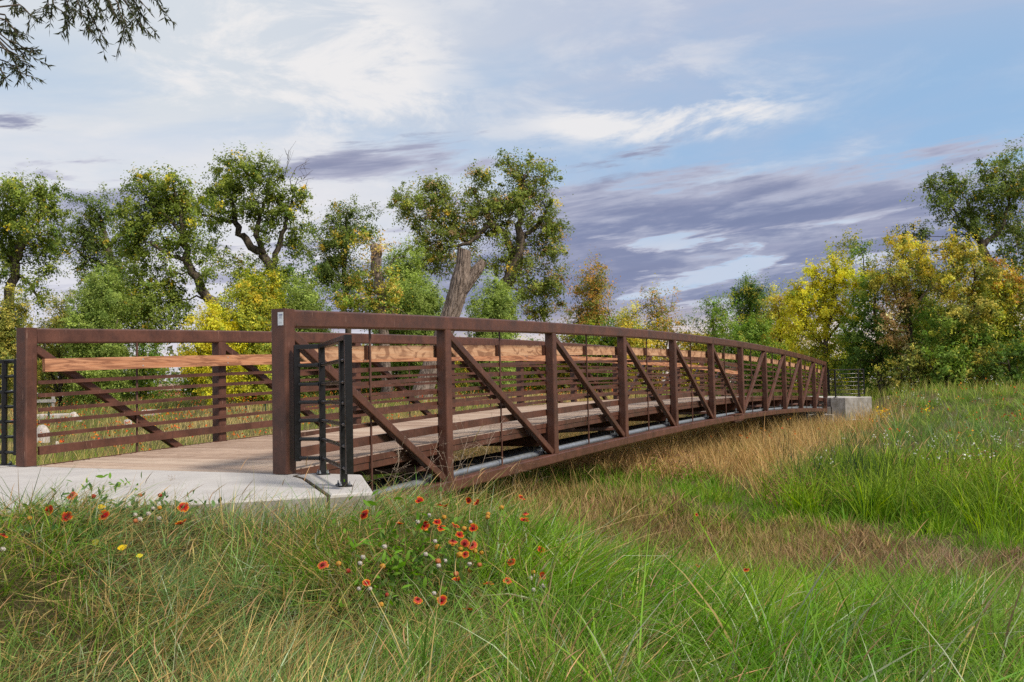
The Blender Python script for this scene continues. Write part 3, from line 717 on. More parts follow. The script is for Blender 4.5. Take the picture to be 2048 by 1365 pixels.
tree('cottonwood', 'smaller pointed cottonwood right of the tallest left tree', 'tree', 58, [[(700, 805, 9), (695, 660, 8), (690, 580, 7), (690, 500, 5), (692, 430, 2.5)]],
     [(690, 425, 20, 20), (668, 450, 26, 26), (712, 450, 30, 26), (645, 480, 28, 26), (690, 485, 38, 32), (728, 470, 22, 24), (660, 515, 38, 32), (700, 530, 40, 34), (645, 550, 26, 28), (690, 580, 46, 36)], 'cottondark', group=GL)
tree('cottonwood', 'broad cottonwood with two crowns and browning leaves behind the cut trunk', 'tree', 52, [[(985, 806, 20), (992, 650, 19), (1003, 585, 18), (1022, 548, 16), (1040, 500, 12), (1038, 455, 9), (1040, 400, 6), (1050, 350, 3)], [(1030, 520, 10), (1012, 470, 8), (985, 447, 8), (960, 468, 6.5), (938, 490, 5), (900, 500, 3)], [(985, 447, 6), (960, 410, 4), (950, 380, 2.5)], [(938, 488, 4), (880, 450, 3), (850, 400, 2)], [(1040, 480, 7), (1075, 450, 5), (1095, 420, 3)]],
     [(852, 378, 34, 26), (812, 402, 28, 24), (850, 415, 40, 26), (880, 400, 24, 34), (815, 440, 28, 20), (945, 380, 30, 30), (965, 352, 18, 20), (925, 410, 26, 24, 'cottontan', .7), (905, 450, 44, 34), (860, 470, 38, 30), (835, 500, 30, 30), (945, 460, 40, 34), (890, 505, 50, 34), (975, 420, 34, 34), (850, 540, 26, 26, 'cottontan', .6),
      (1025, 335, 22, 26), (1058, 335, 22, 26), (1088, 352, 22, 28), (1035, 375, 34, 30), (1080, 395, 34, 30), (1000, 420, 30, 34), (1050, 420, 40, 36), (1098, 440, 22, 36), (1010, 470, 34, 36), (1070, 480, 36, 36), (1105, 495, 16, 36), (1050, 530, 34, 30), (1095, 540, 26, 36), (1065, 575, 34, 30), (1095, 595, 28, 30), (1075, 625, 30, 20), (1112, 560, 10, 30), (1005, 520, 22, 26, 'cottontan', .7), (960, 525, 34, 26, 'cottontan', .7)], 'cottontan', group=GL)
tree('ivy_snag', 'cut off trunk wrapped in ivy and dry twigs, left of the forked grey stump', 'tree', 42, [[(772, 806, 15), (768, 640, 13), (760, 570, 12.5), (753, 520, 14), (751, 489, 15)]],
     [(735, 478, 34, 14, 'ivy', .5), (760, 500, 26, 14, 'tan', .4), (728, 565, 26, 30, 'ivy', .8), (785, 560, 26, 30, 'ivy', .6), (720, 600, 36, 30, 'ivy'), (775, 610, 36, 30, 'ivy'), (745, 620, 40, 24, 'ivy')], 'ivy', leaf=.11, bark='snag',
     twigs=[(745, 600, -40, 30), (760, 570, 44, -18), (755, 590, 40, 30), (735, 610, -20, 22), (750, 585, -46, 8), (765, 600, 26, 36), (770, 545, 22, -30)])
# light willows and bushes in front of the cottonwoods
BG = 'bushes along the back of the meadow'
def bush(name, label, D, cx, top, half, pal, base=806, leaf=.10, dens=1.0, grp=BG, aspect=.6, lob=None):
    h = base-top; Lb = []
    n = max(6, int(half*2*h/1700))
    for i in range(n):
        f = (i+.5)/n; y = top+h*(.14+.72*((i*0.618+.11) % 1)); wv = half*(.95 if y > top+h*.35 else .62)
        Lb.append((cx+rng.uniform(-1, 1)*wv*.8, y, half*rng.uniform(.30, .46)+8, h*rng.uniform(.15, .23)+6))
    Lb.append((cx+rng.uniform(-.1, .1)*half, top+h*.12, half*.34+4, h*.12+5))
    tr = [[(cx, base, 5), (cx+rng.uniform(-4, 4), base-h*.35, 4), (cx+rng.uniform(-8, 8), top+h*.2, 2)]]+[[(cx, base-4, 3.5), (cx+q*half*.4, base-h*.4, 3), (cx+q*half*.6, top+h*.35, 1.5)] for q in (-1, 1)]
    return tree(name, label, 'bush' if h < 170 else 'tree', D, tr, lob or Lb, pal, leaf=leaf, dens=dens, group=grp, aspect=aspect)
bush('willow', 'pale green willow in front of the second cottonwood from the left', 43, 200, 545, 52, 'willow')
bush('willow', 'pale green willow just left of the tall end post of the bridge', 44, 600, 560, 52, 'willow')
bush('willow', 'pale green willow with a high rounded top behind the ivy wrapped trunk', 46, 800, 500, 48, 'willow')
bush('willow', 'rounded pale willow left of the forked grey stump', 44, 850, 560, 50, 'willow')
bush('willow', 'rounded pale willow right of the forked grey stump', 44, 985, 570, 58, 'willow')
bush('box_elder', 'yellowing box elder under the leaning cottonwood trunk', 41, 500, 545, 56, 'yellowgreen')
bush('box_elder', 'low yellow bush left of the yellowing box elder', 39, 425, 615, 48, 'yellow')
bush('bush', 'olive bush at the left edge behind the black railing', 40, 8, 600, 50, 'olive')
bush('bush', 'loose green bush between the first two cottonwoods', 45, 120, 600, 46, 'olive', dens=.55)
hedge = [(60, 690, 58, 'olive'), (150, 680, 62, 'green'), (225, 670, 60, 'dark'), (285, 690, 50, 'green'), (412, 690, 54, 'green'), (470, 700, 56, 'yellowgreen'), (540, 690, 60, 'green'), (600, 690, 56, 'dark'), (660, 690, 60, 'green'), (715, 700, 60, 'yellowgreen'), (770, 690, 60, 'green'), (900, 690, 60, 'gold'), (960, 690, 62, 'yellow'), (1030, 690, 62, 'yellowgreen'), (1085, 690, 60, 'green'), (1140, 680, 56, 'gold')]
for i, (x, y, h, pl_) in enumerate(hedge):
    bush('hedge_bush', f'{ {"olive":"olive","green":"green","dark":"dark green","yellowgreen":"yellow green","gold":"golden","yellow":"yellow"}[pl_]} hedge bush seen through the rails, {ordinal(i+1)} of sixteen counting from the left', 48+(i*7 % 5), x, y, h, pl_, base=808, leaf=.12, dens=.8)
# bushes right of the big cottonwood
bush('bush', 'orange brown bush with a pointed top above the middle of the bridge', 46, 1190, 530, 50, 'orange', base=800, dens=.42, grp='autumn bushes behind the bridge')
bush('bush', 'sparse orange bush with bare twigs right of the pointed orange bush', 46, 1312, 585, 42, 'orange', base=800, dens=.28, grp='autumn bushes behind the bridge')
bush('bush', 'yellow bush between the two orange bushes', 44, 1262, 620, 42, 'gold', base=800, dens=.7, grp='autumn bushes behind the bridge')
bush('bush', 'low green bush under the pointed orange bush', 45, 1210, 640, 60, 'green', base=800, grp='autumn bushes behind the bridge')
bush('bush', 'small green bush with a thin top right of the gap of bright sky', 46, 1432, 600, 34, 'green', base=796, dens=.8, grp='autumn bushes behind the bridge')
bush('bush', 'dark green bush with two pointed tips left of the yellow tree', 52, 1505, 558, 40, 'dark', base=794, grp='autumn bushes behind the bridge')
bush('bush', 'tan and orange bush left of the yellow tree', 48, 1560, 600, 44, 'gold', base=790, grp='autumn bushes behind the bridge')
bush('bush', 'green bush showing above the far half of the top chord', 46, 1500, 650, 60, 'green', base=792, grp='autumn bushes behind the bridge')
bush('bush', 'low golden bush behind the far half of the bridge', 46, 1390, 660, 50, 'gold', base=796, grp='autumn bushes behind the bridge')
GR = 'trees on the far bank'
tree('box_elder', 'bright yellow box elder behind the far end of the bridge', 'tree', 42, [[(1655, 775, 7), (1650, 690, 6), (1660, 620, 5), (1670, 540, 2)], [(1652, 700, 4), (1610, 650, 3), (1590, 610, 2)], [(1655, 680, 4), (1700, 620, 3), (1720, 560, 2)]],
     [(1640, 560, 34, 34), (1680, 540, 30, 34), (1605, 590, 34, 28), (1650, 600, 46, 34), (1700, 590, 34, 36), (1600, 630, 40, 28), (1660, 645, 50, 32), (1610, 670, 40, 30), (1670, 690, 46, 28, 'yellowgreen'), (1620, 715, 40, 24, 'yellowgreen'), (1720, 510, 26, 24, 'green', .4), (1700, 495, 24, 20, 'olive', .35), (1740, 530, 20, 28, 'olive', .5), (1700, 720, 34, 22, 'green')], 'yellow', leaf=.11, dens=1.5, group=GR, aspect=.6)
tree('box_elder', 'green shaded tree between the yellow box elder and the tan dead branches', 'tree', 40, [[(1760, 772, 7), (1755, 700, 6), (1750, 620, 4), (1745, 560, 2)]],
     [(1740, 600, 34, 40, 'green'), (1755, 650, 40, 36), (1720, 670, 36, 36, 'green'), (1760, 700, 46, 30), (1715, 720, 40, 26), (1790, 720, 40, 30), (1760, 560, 24, 30, 'olive', .6)], 'dark', leaf=.11, dens=1.5, group=GR, aspect=.6)
tree('box_elder', 'tree with tan withered leaves and bare grey branches on the right', 'tree', 39, [[(1830, 772, 8), (1822, 690, 7), (1815, 610, 5), (1808, 540, 3), (1800, 490, 1.5)], [(1822, 660, 4), (1790, 600, 3), (1770, 540, 1.5)], [(1818, 630, 4), (1855, 580, 3), (1870, 530, 1.5)]],
     [(1800, 500, 30, 30, 'gold'), (1830, 520, 36, 34, 'gold'), (1775, 545, 30, 34, 'gold'), (1820, 570, 44, 34, 'olive'), (1785, 610, 26, 36, 'tan'), (1775, 660, 18, 36, 'tan'), (1800, 690, 26, 30, 'tan', .8), (1860, 560, 34, 34, 'gold'), (1850, 620, 40, 40, 'green'), (1840, 680, 40, 36, 'green'), (1870, 720, 50, 30, 'dark'), (1815, 735, 40, 20, 'dark')], 'gold', leaf=.11, dens=1.4, group=GR, aspect=.55,
     twigs=[(1810, 560, 30, -60), (1800, 600, -26, -70), (1850, 610, 40, 30), (1835, 640, 30, 50), (1860, 580, 30, -30), (1780, 690, -14, 50)])
tree('box_elder', 'yellow green tree at the right edge above the grassy bank', 'tree', 37, [[(1965, 768, 8), (1960, 690, 7), (1950, 610, 5), (1945, 540, 2)], [(1962, 680, 4), (2010, 620, 3), (2030, 570, 2)]],
     [(1935, 490, 26, 26, 'gold'), (1905, 530, 34, 30, 'gold'), (1950, 540, 36, 30, 'olive'), (1920, 580, 40, 34, 'gold'), (1980, 590, 44, 36, 'yellowgreen'), (1930, 630, 46, 36, 'olive'), (2020, 560, 36, 40, 'orange'), (2000, 640, 50, 36, 'yellowgreen'), (1900, 660, 40, 36, 'green'), (1950, 690, 60, 34, 'green'), (2030, 690, 44, 40, 'dark'), (1920, 730, 50, 24, 'dark'), (1990, 735, 50, 24, 'dark'), (2050, 620, 40, 50, 'olive'), (2060, 730, 40, 24, 'dark')], 'olive', leaf=.11, dens=1.5, group=GR, aspect=.6,
     twigs=[(1900, 600, -30, -30), (1880, 650, 30, 40)])
tree('cottonwood', 'tall dark cottonwood rising above the yellow trees at the right edge', 'tree', 50, [[(2030, 770, 16), (2015, 650, 15), (1995, 575, 14), (1975, 520, 12), (1962, 490, 10), (1950, 450, 7), (1935, 400, 4)], [(1965, 495, 8), (2000, 460, 6), (2015, 410, 4), (2005, 350, 2)], [(1958, 480, 6), (1925, 450, 4), (1895, 410, 2)]],
     [(1885, 390, 30, 26), (1920, 375, 34, 30), (1870, 375, 18, 16), (1985, 340, 26, 30), (2005, 320, 18, 20), (1950, 400, 38, 34), (1910, 430, 34, 24), (2020, 370, 30, 34), (1990, 400, 36, 34), (2040, 420, 34, 40), (1920, 470, 36, 22), (1990, 450, 30, 26, 'cottondark', .7), (2035, 490, 34, 40), (1840, 470, 22, 26), (1930, 510, 30, 24), (2050, 340, 30, 30), (2040, 560, 40, 40)], 'cottondark', group=GR)

for i, (x, y, h, pl_, D_) in enumerate([(1575, 700, 46, 'green', 46), (1640, 715, 50, 'yellowgreen', 46), (1705, 700, 50, 'yellowgreen', 45), (1770, 705, 50, 'green', 42), (1835, 710, 52, 'olive', 37), (1900, 700, 54, 'green', 36), (1965, 695, 54, 'olive', 36), (2035, 690, 54, 'dark', 35)]):
    bush('bush', f'{ {"dark":"dark green","green":"green","yellowgreen":"yellow green","olive":"olive"}[pl_]} low bush under the far bank trees, {ordinal(i+1)} from the left', D_, x, y, h, pl_, base=780, leaf=.12, dens=.75, grp='low bushes under the far bank trees')
for i, (x, y) in enumerate([(1860, 590), (1990, 560)]):
    bush('box_elder', ('olive green filler tree between the tan tree and the right edge tree', 'leafy dull yellow tree closing the gap at the right edge')[i], 44, x, y, 62, ('olive', 'gold')[i], base=775, leaf=.115, grp=GR)
# far-off belt of trees that reads as one mass
def far_trees():
    ph = np.radians(rng.uniform(-36, 36, 16000)); D = rng.uniform(250, 330, 16000); a = YAW-ph; x = CAM[0]+D*np.cos(a); y = CAM[1]+D*np.sin(a)
    top = 8+9*vnoise(np.degrees(ph)*1.1, D*0+3, 0, 90)*vnoise(np.degrees(ph)*.35, D*0, 0, 91)*1.6; z = ground(x, y)+top*rng.random(16000)**.7
    c = np.array([(.10, .13, .06), (.17, .17, .07), (.24, .20, .09), (.08, .11, .06)])[rng.integers(0, 4, 16000)]*rng.uniform(.7, 1.2, (16000, 1))
    V, F, K = leaves(np.column_stack([x, y, z]), rng.uniform(.8, 1.8, 16000), c); stuff(obj('far_trees', new_mesh('far_trees', V, F3=F, col=K), M['leaf']), 'distant low belt of trees along the horizon', 'trees')
far_trees()
# the forked grey stump: furrowed bark as real relief
def snag():
    D = 39.0; pm = D/FPX
    def limb(path, nr, ns, seed, cut=True):
        P = np.array([at(x, y, D) for x, y, r in path]); R = np.array([r*pm for x, y, r in path])
        t = np.linspace(0, len(P)-1, nr); q = np.stack([np.interp(t, range(len(P)), P[:, k]) for k in range(3)], -1); r = np.interp(t, range(len(P)), R)
        ax = P[-1]-P[0]; ax /= np.linalg.norm(ax); a = np.cross(ax, FH); a /= np.linalg.norm(a); b = np.cross(ax, a)
        th = np.arange(ns)*2*math.pi/ns; ll = np.concatenate([[0], np.cumsum(np.linalg.norm(np.diff(q, axis=0), axis=1))])
        TH, LL = np.meshgrid(th, ll)
        x = np.cos(TH)*3.2; y = np.sin(TH)*3.2
        wv = vnoise(x*1.3, y*1.3, LL*1.1, seed)*2.2
        rg = np.abs(np.sin(TH*11+wv*2.6+vnoise(x, y, LL*2.4, seed+1)*3.0))
        br = vnoise(x*4, y*4, LL*3.5, seed+2)
        h = (rg**.6)*.055*(.5+.8*br)-.03
        RR = r[:, None]+h
        V = q[:, None, :]+RR[..., None]*(np.cos(TH)[..., None]*a+np.sin(TH)[..., None]*b)
        V = V.reshape(-1, 3); i = np.arange(nr*ns).reshape(nr, ns); F = np.stack([i[:-1], np.roll(i[:-1], -1, 1), np.roll(i[1:], -1, 1), i[1:]], -1).reshape(-1, 4)
        return V, F, V[-ns:], q[-1]
    V1, F1, c1, q1 = limb([(836, 815, 24), (852, 765, 18.5), (880, 690, 17.5), (903, 625, 17.5), (914, 590, 18), (922, 560, 18), (927, 530, 14), (928, 499, 13)], 150, 110, 5)
    V2, F2, c2, q2 = limb([(918, 592, 12), (938, 562, 11), (955, 540, 10), (967, 522, 7)], 60, 80, 9)
    e = empty('tree_stump', (float(V1[0][0]), float(V1[0][1]), float(ground(V1[0][0], V1[0][1])))); tag(e, 'tall grey forked tree stump with furrowed bark and sawn flat top', 'stump')
    inv = Matrix.Translation(e.location).inverted()
    for V, F, n in ((V1, F1, 'trunk'), (V2, F2, 'fork')):
        o = obj(n, new_mesh(n, V, F4=F, smooth=True), M['snag']); o.parent = e; o.matrix_parent_inverse = inv
    for c, q in ((c1, q1), (c2, q2)):
        n = len(c); V = np.vstack([c, q[None]+np.array([0, 0, .02])]); F = [(i, (i+1) % n, n) for i in range(n)]
        o = obj('sawn_face', new_mesh('sawn_face', V, F3=np.array(F)), M['cutwood']); o.parent = e; o.matrix_parent_inverse = inv
snag()

# ------------------------------------------------------------------ overhanging willow, its trunk stands left of the frame
def overhang():
    D = 8.0; base = at(-900, 900, D); base[2] = ground(base[0], base[1])-.1
    tb = MB(); fork = at(-640, -420, D); mid = (base+fork)/2+np.array([.15, .1, 0])
    tb.tube([base, base*.6+mid*.4, mid, fork*.6+mid*.4, fork], [.22, .19, .16, .13, .11], 10)
    LP_, LD, tw = [], [], MB()
    def bez(a, b, sag, n): t = np.linspace(0, 1, n)[:, None]; m = (a+b)/2+np.array([0, 0, sag]); return (1-t)**2*a+2*t*(1-t)*m+t*t*b
    limbA = bez(fork, at(120, -150, D), .5, 14); limbB = bez(fork, at(-60, 20, D-.3), .25, 10)
    tb.tube(limbA, np.linspace(.09, .02, 14), 7); tb.tube(limbB, np.linspace(.07, .018, 10), 7)
    targets = [(25, -60, 30, 30), (10, 30, 20, 60), (40, 10, 70, 42), (-5, 60, 40, 70), (15, 80, 62, 105), (25, 100, 75, 98), (0, 95, 50, 120), (20, 110, 48, 160), (0, 120, 30, 135), (35, 120, 70, 135), (-10, 130, 15, 158), (10, 40, 45, 80),
               (100, -30, 110, 25), (120, -30, 150, 45), (140, -20, 128, 55), (150, -10, 175, 62), (165, -5, 195, 60), (180, -30, 205, 35), (205, -20, 185, 60), (210, -20, 235, 48), (230, -30, 255, 60), (240, -10, 285, 60), (250, -30, 300, 25), (270, -30, 322, 2), (235, 5, 250, 68), (260, -10, 290, 40), (190, -40, 225, 20), (140, -40, 165, 15), (215, -30, 270, 15), (95, -20, 98, 32)]
    ends = np.vstack([limbA[4:], limbB[4:]])
    for (x0, y0, x1, y1) in targets:
        dd = D+rng.uniform(-.5, .5); a = at(x0, y0, dd); b = at(x1, y1, dd)
        j = np.argmin(np.linalg.norm(ends-a, axis=1)); P = np.vstack([[ends[j]], bez(a, b, .02, 7)]); tw.tube(P, np.linspace(.008, .0022, len(P)), 4, caps=False)
        for rep in range(4):
            if rep: 
                f = rng.uniform(.15, .85); p0 = a*(1-f)+b*f; p1 = p0+(b-a)*.35+rng.normal(size=3)*np.array([.07, .07, .05])+np.array([0, 0, -.05]); tw.tube([p0, (p0+p1)/2, p1], [.003, .0025, .0018], 4, caps=False)
            else: p0, p1 = a, b
            n = int(np.linalg.norm(p1-p0)/.0135)+5; f = rng.random(n)[:, None]; c = p0*(1-f)+p1*f
            ax = unit((p1-p0)[None]*.9/np.linalg.norm(p1-p0)+rng.normal(size=(n, 3))*.62+np.array([0, 0, -.35])); L = rng.uniform(.048, .082, n)
            LP_.append(c); LD.append(np.hstack([ax, L[:, None]]))
    C = np.vstack(LP_); A = np.vstack(LD); L = A[:, 3:]; ax = A[:, :3]; n = len(C); b = unit(np.cross(ax, rand_unit(n))); w = L*.095
    V = np.stack([C, C+ax*L*.35+b*w, C+ax*L, C+ax*L*.35-b*w], 1).reshape(-1, 3); i = np.arange(n)[:, None]*4
    F = np.concatenate([i+np.array([[0, 1, 2]]), i+np.array([[0, 2, 3]])])
    col = np.repeat(np.array([[.045, .055, .022]])*rng.uniform(.6, 1.5, (n, 1)), 4, 0)
    e = empty('willow', tuple(base+np.array([0, 0, .1]))); tag(e, 'willow whose narrow leaved twigs hang into the top left corner', 'tree'); inv = Matrix.Translation(e.location).inverted()
    for mb, nm in ((tb, 'trunk'), (tw, 'twigs')):
        o = mb.build(nm, M['bark'], None, True); o.parent = e; o.matrix_parent_inverse = inv
    o = obj('foliage', new_mesh('foliage', V, F3=F, col=col), M['leaf']); o.parent = e; o.matrix_parent_inverse = inv
overhang()

# ------------------------------------------------------------------ things in the meadow
def rock(px, py, wpx, hpx, label, flat=.6, cat='rock', name='boulder', D=None):
    c = drop(px, py); d = np.dot(c-CAM, FW); r = wpx/2*d/FPX; h = hpx*d/FPX*1.15
    import bmesh
    bm = bmesh.new(); bmesh.ops.create_icosphere(bm, subdivisions=3, radius=1)
    s = random.randrange(99)
    for v in bm.verts:
        p = np.array(v.co); k = .8+.45*vnoise(p[0]*1.5+s, p[1]*1.5, p[2]*1.5, s); p = np.sign(p)*np.abs(p)**.72*k
        v.co = (p[0]*r*.95, p[1]*r*.8, max(p[2], -.4)*h)
    me = bpy.data.meshes.new(name); bm.to_mesh(me); bm.free()
    o = obj(name, me, M['stone']); o.location = (c[0], c[1], c[2]); o.rotation_euler = (0, 0, YAW+rng.uniform(-.4, .4)-1.57)
    return tag(o, label, cat, 'pale stones in the meadow')
rock(86, 884, 26, 26, 'pale boulder right beside the far end post, low in the rails')
rock(148, 838, 18, 10, 'small pale rock at the end of the long stone slab')
rock(158, 844, 12, 7, 'smallest pale rock below the small rock by the slab')
rock(256, 851, 16, 10, 'grey rock left of the thin rod of the far truss')
rock(115, 893, 8, 8, 'little pale stone low in front of the far end post boulder')
def slab_stone(px, py, wpx, hpx, label):
    c = drop(px, py); d = np.dot(c-CAM, FW); w = wpx*d/FPX; h = hpx*d/FPX
    o = MB().prism([(-w/2, -.3), (w/2, -.26), (w/2, .3), (-w/2, .26)], -.2, h, .05).build('stone_slab', M['stone']); o.location = tuple(c); o.rotation_euler = (0, 0, YAW-1.57+.05)
    return tag(o, label, 'stone slab', 'pale stones in the meadow')
slab_stone(108, 836, 56, 8, 'long low pale stone slab behind the far truss at left')
slab_stone(302, 830, 28, 10, 'short pale stone slab right of the first thin rod')
slab_stone(400, 816, 18, 4, 'low far stone slab near the second post of the far truss')
slab_stone(498, 808, 14, 4, 'far stone slab among orange flowers left of the tall end post')
def stake(px, y0, y1, label):
    c = drop(px, y1); d = np.dot(c-CAM, FW); h = (y1-y0)*d/FPX
    mb = MB().sweep([(0, 0, -.2), (0, 0, h)], [(-.02, -.02), (.02, -.02), (.02, .02), (-.02, .02)], (1, 0, 0)); mb.box((-.03, -.008, h*.3), (.03, -.021, h*.34)); mb.box((-.03, -.008, h*.7), (.03, -.021, h*.74))
    o = mb.build('fence_stake', M['stake']); o.location = tuple(c); return tag(o, label, 'stake', 'green stakes in the meadow')
stake(98, 808, 838, 'dark green fence stake by the long stone slab'); stake(531, 808, 828, 'dark green fence stake just left of the tall end post'); stake(492, 812, 830, 'thin fence stake second from the tall end post')
def wood_rail():
    a = drop(60, 822); d = np.dot(a-CAM, FW); e = empty('wooden_barrier', tuple(a)); tag(e, 'small grey wooden barrier behind the far end post', 'barrier')
    for x in (0, 1.05): o = MB().box((x-.05, -.05, -.2), (x+.05, .05, .62)).build('post', M['greywood'], e)
    MB().box((-.1, -.075, .36), (1.2, -.052, .50)).build('board', M['greywood'], e); e.rotation_euler = (0, 0, YAW-1.57)
wood_rail()
def house():
    D = 230.0; c = at(352, 796, D); g = float(ground(c[0], c[1])); e = empty('house', (c[0], c[1], g)); tag(e, 'distant low brick house with brown roof seen through the far truss', 'house')
    e.rotation_euler = (0, 0, YAW-1.57+.25); zt = at(352, 781, D)[2]-g; zr = at(352, 768, D)[2]-g
    MB().box((-4.4, -3, -1), (4.4, 3, zt)).build('wall', M['brick'], e)
    MB().add([(-5, -3.5, zt), (3.2, -3.5, zt), (3.2, 3.5, zt), (-5, 3.5, zt), (-4.4, 0, zr), (3.2, 0, zr)], [(0, 1, 5, 4), (1, 2, 5), (2, 3, 4, 5), (3, 0, 4), (3, 2, 1, 0)]).build('roof', M['roof'], e)
    MB().add([(1.2, -3.7, zt-.02), (5.0, -3.7, zt-.02), (3.1, -3.7, zr-.3), (1.2, 3, zt-.02), (5.0, 3, zt-.02), (3.1, 3, zr-.3)], [(0, 1, 2), (5, 4, 3), (0, 2, 5, 3), (1, 4, 5, 2), (0, 3, 4, 1)]).build('gable', M['trim'], e)
    w = MB().box((2.3, -3.1, zt-1.5), (3.7, -3.001, zt-.3)).build('window', M['trim'], e); MB().box((2.42, -3.13, zt-1.38), (2.95, -3.101, zt-.42)).build('pane', M['glass'], w); MB().box((3.05, -3.13, zt-1.38), (3.58, -3.101, zt-.42)).build('pane', M['glass'], w)
house()

# ------------------------------------------------------------------ grass
def inpoly(x, y, poly):
    r = np.zeros(len(x), bool); n = len(poly)
    for i in range(n):
        x0, y0 = poly[i]; x1, y1 = poly[i-1]
        r ^= ((y0 > y) != (y1 > y)) & (x < (x1-x0)*(y-y0)/((y1-y0) if y1 != y0 else 1e-9)+x0)
    return r
def blades(B, L, Wd, az, lean, curl, col, tipcol, seg):
    n = len(B); t = np.linspace(0, 1, seg+1)
    th = lean[:, None]+curl[:, None]*(np.arange(seg)+.5)[None]/seg
    th = np.minimum(th, 2.4); ds = L[:, None]/seg
    h = np.concatenate([np.zeros((n, 1)), np.cumsum(np.sin(th)*ds, 1)], 1); z = np.concatenate([np.zeros((n, 1)), np.cumsum(np.cos(th)*ds, 1)], 1)
    wob = rng.normal(size=(n, 1))*.12*L[:, None]*t[None]**2
    ca, sa = np.cos(az)[:, None], np.sin(az)[:, None]
    P = np.stack([B[:, :1]+h*ca-wob*sa, B[:, 1:2]+h*sa+wob*ca, B[:, 2:3]+z], -1)
    ta = az+rng.uniform(-1, 1, n)*1.2+math.pi/2
    side = np.stack([np.cos(ta), np.sin(ta), rng.normal(size=n)*.25], -1)
    wid = (Wd[:, None]*.5)*np.maximum(0, 1-t[None]**1.7)*np.minimum(1, .55+t[None]*2)
    A = P+side[:, None]*wid[..., None]; Bq = P-side[:, None]*wid[..., None]
    V = np.concatenate([np.stack([A[:, :-1], Bq[:, :-1]], 2).reshape(n, -1, 3), P[:, -1:]], 1); k = 2*seg+1
    f = []
    for i in range(seg-1): f += [[2*i, 2*i+1, 2*i+3], [2*i, 2*i+3, 2*i+2]]
    f.append([2*seg-2, 2*seg-1, 2*seg])
    F = (np.arange(n)[:, None, None]*k+np.array(f)[None]).reshape(-1, 3)
    tt = np.concatenate([np.repeat(t[:-1], 2), [1.0]])[None, :, None]**1.6
    C = col[:, None]*(1-tt)+tipcol[:, None]*tt
    return V.reshape(-1, 3), F, C.reshape(-1, 3)
class Stuff:
    def __init__(s): s.V, s.F, s.C, s.n = [], [], [], 0
    def add(s, V, F, C): s.V.append(V); s.F.append(F+s.n); s.C.append(C); s.n += len(V)
    def build(s, name, mt, label, cat='grass', smooth=True): return stuff(obj(name, new_mesh(name, np.concatenate(s.V), F3=np.concatenate(s.F), col=np.concatenate(s.C), smooth=smooth), mt), label, cat)
def scatter(n, d0, d1, pw=1.0, a0=-34, a1=34):
    d = (d0**pw+(d1**pw-d0**pw)*rng.random(n))**(1/pw); ph = YAW-np.radians(rng.uniform(a0, a1, n))
    return CAM[0]+d*np.cos(ph), CAM[1]+d*np.sin(ph), d
slab_in = [(.10, -.20), (.10, -.70), (-.90, -1.52), (-1.14, -1.33), (-1.53, -.94), (-2.12, -.15), (-3.08, .68), (-4.6, 1.42), (-9, 2.65), (-14, 3.7), (-14, 8.4), (-8, 6.5), (-3.2, 5.45), (-1.345, W+1.05), (-.9, W+1.5), (.1, W+.7)]
far_in = mir(wing, True) + []
def clear(s, w):
    k = ~inpoly(s, w, slab_in) & ~inpoly(s, w, far_slab) & ~inpoly(s, w, mir(wing, True, False)) & ~inpoly(s, w, mir(wing, True, True)) & ~((s > LT-.7) & (s < LT+.5) & (w > -.35) & (w < W+.35)) & ~((s > -.5) & (s < .57) & (w > -.3) & (w < W+.3))
    return k
RAZ = math.atan2(RH[1], RH[0])
def tufts(nc, per, d0, d1, pw, a0, a1, sig):
    s, w, d = scatter(nc, d0, d1, pw, a0, a1); k = np.maximum(3, rng.poisson(per, nc)*(.4+1.2*rng.random(nc))).astype(int)
    i = np.repeat(np.arange(nc), k); n = len(i); sg = sig*rng.uniform(.5, 1.6, nc)[i]*np.clip(d[i]/10, .8, 2.0)
    r_ = np.abs(rng.normal(size=n))*.8; a = rng.uniform(0, 2*math.pi, n)
    s2, w2 = s[i]+np.cos(a)*r_*sg, w[i]+np.sin(a)*r_*sg
    return s2, w2, np.hypot(s2-CAM[0], w2-CAM[1]), a, np.minimum(r_, 1.6), i
def mixc(a, b, f): return np.asarray(a)[None]*(1-f[:, None])+np.asarray(b)[None]*f[:, None]
def jit(c, k=.25): return np.clip(c*rng.uniform(1-k, 1+k, (len(c), 1))*rng.uniform(.93, 1.07, c.shape), 0, .8)
GREEN, BLUEG, LIME, STRAW, TAN, DEAD = (.085, .245, .012), (.165, .285, .105), (.235, .410, .025), (.56, .45, .19), (.60, .37, .16), (.20, .145, .09)

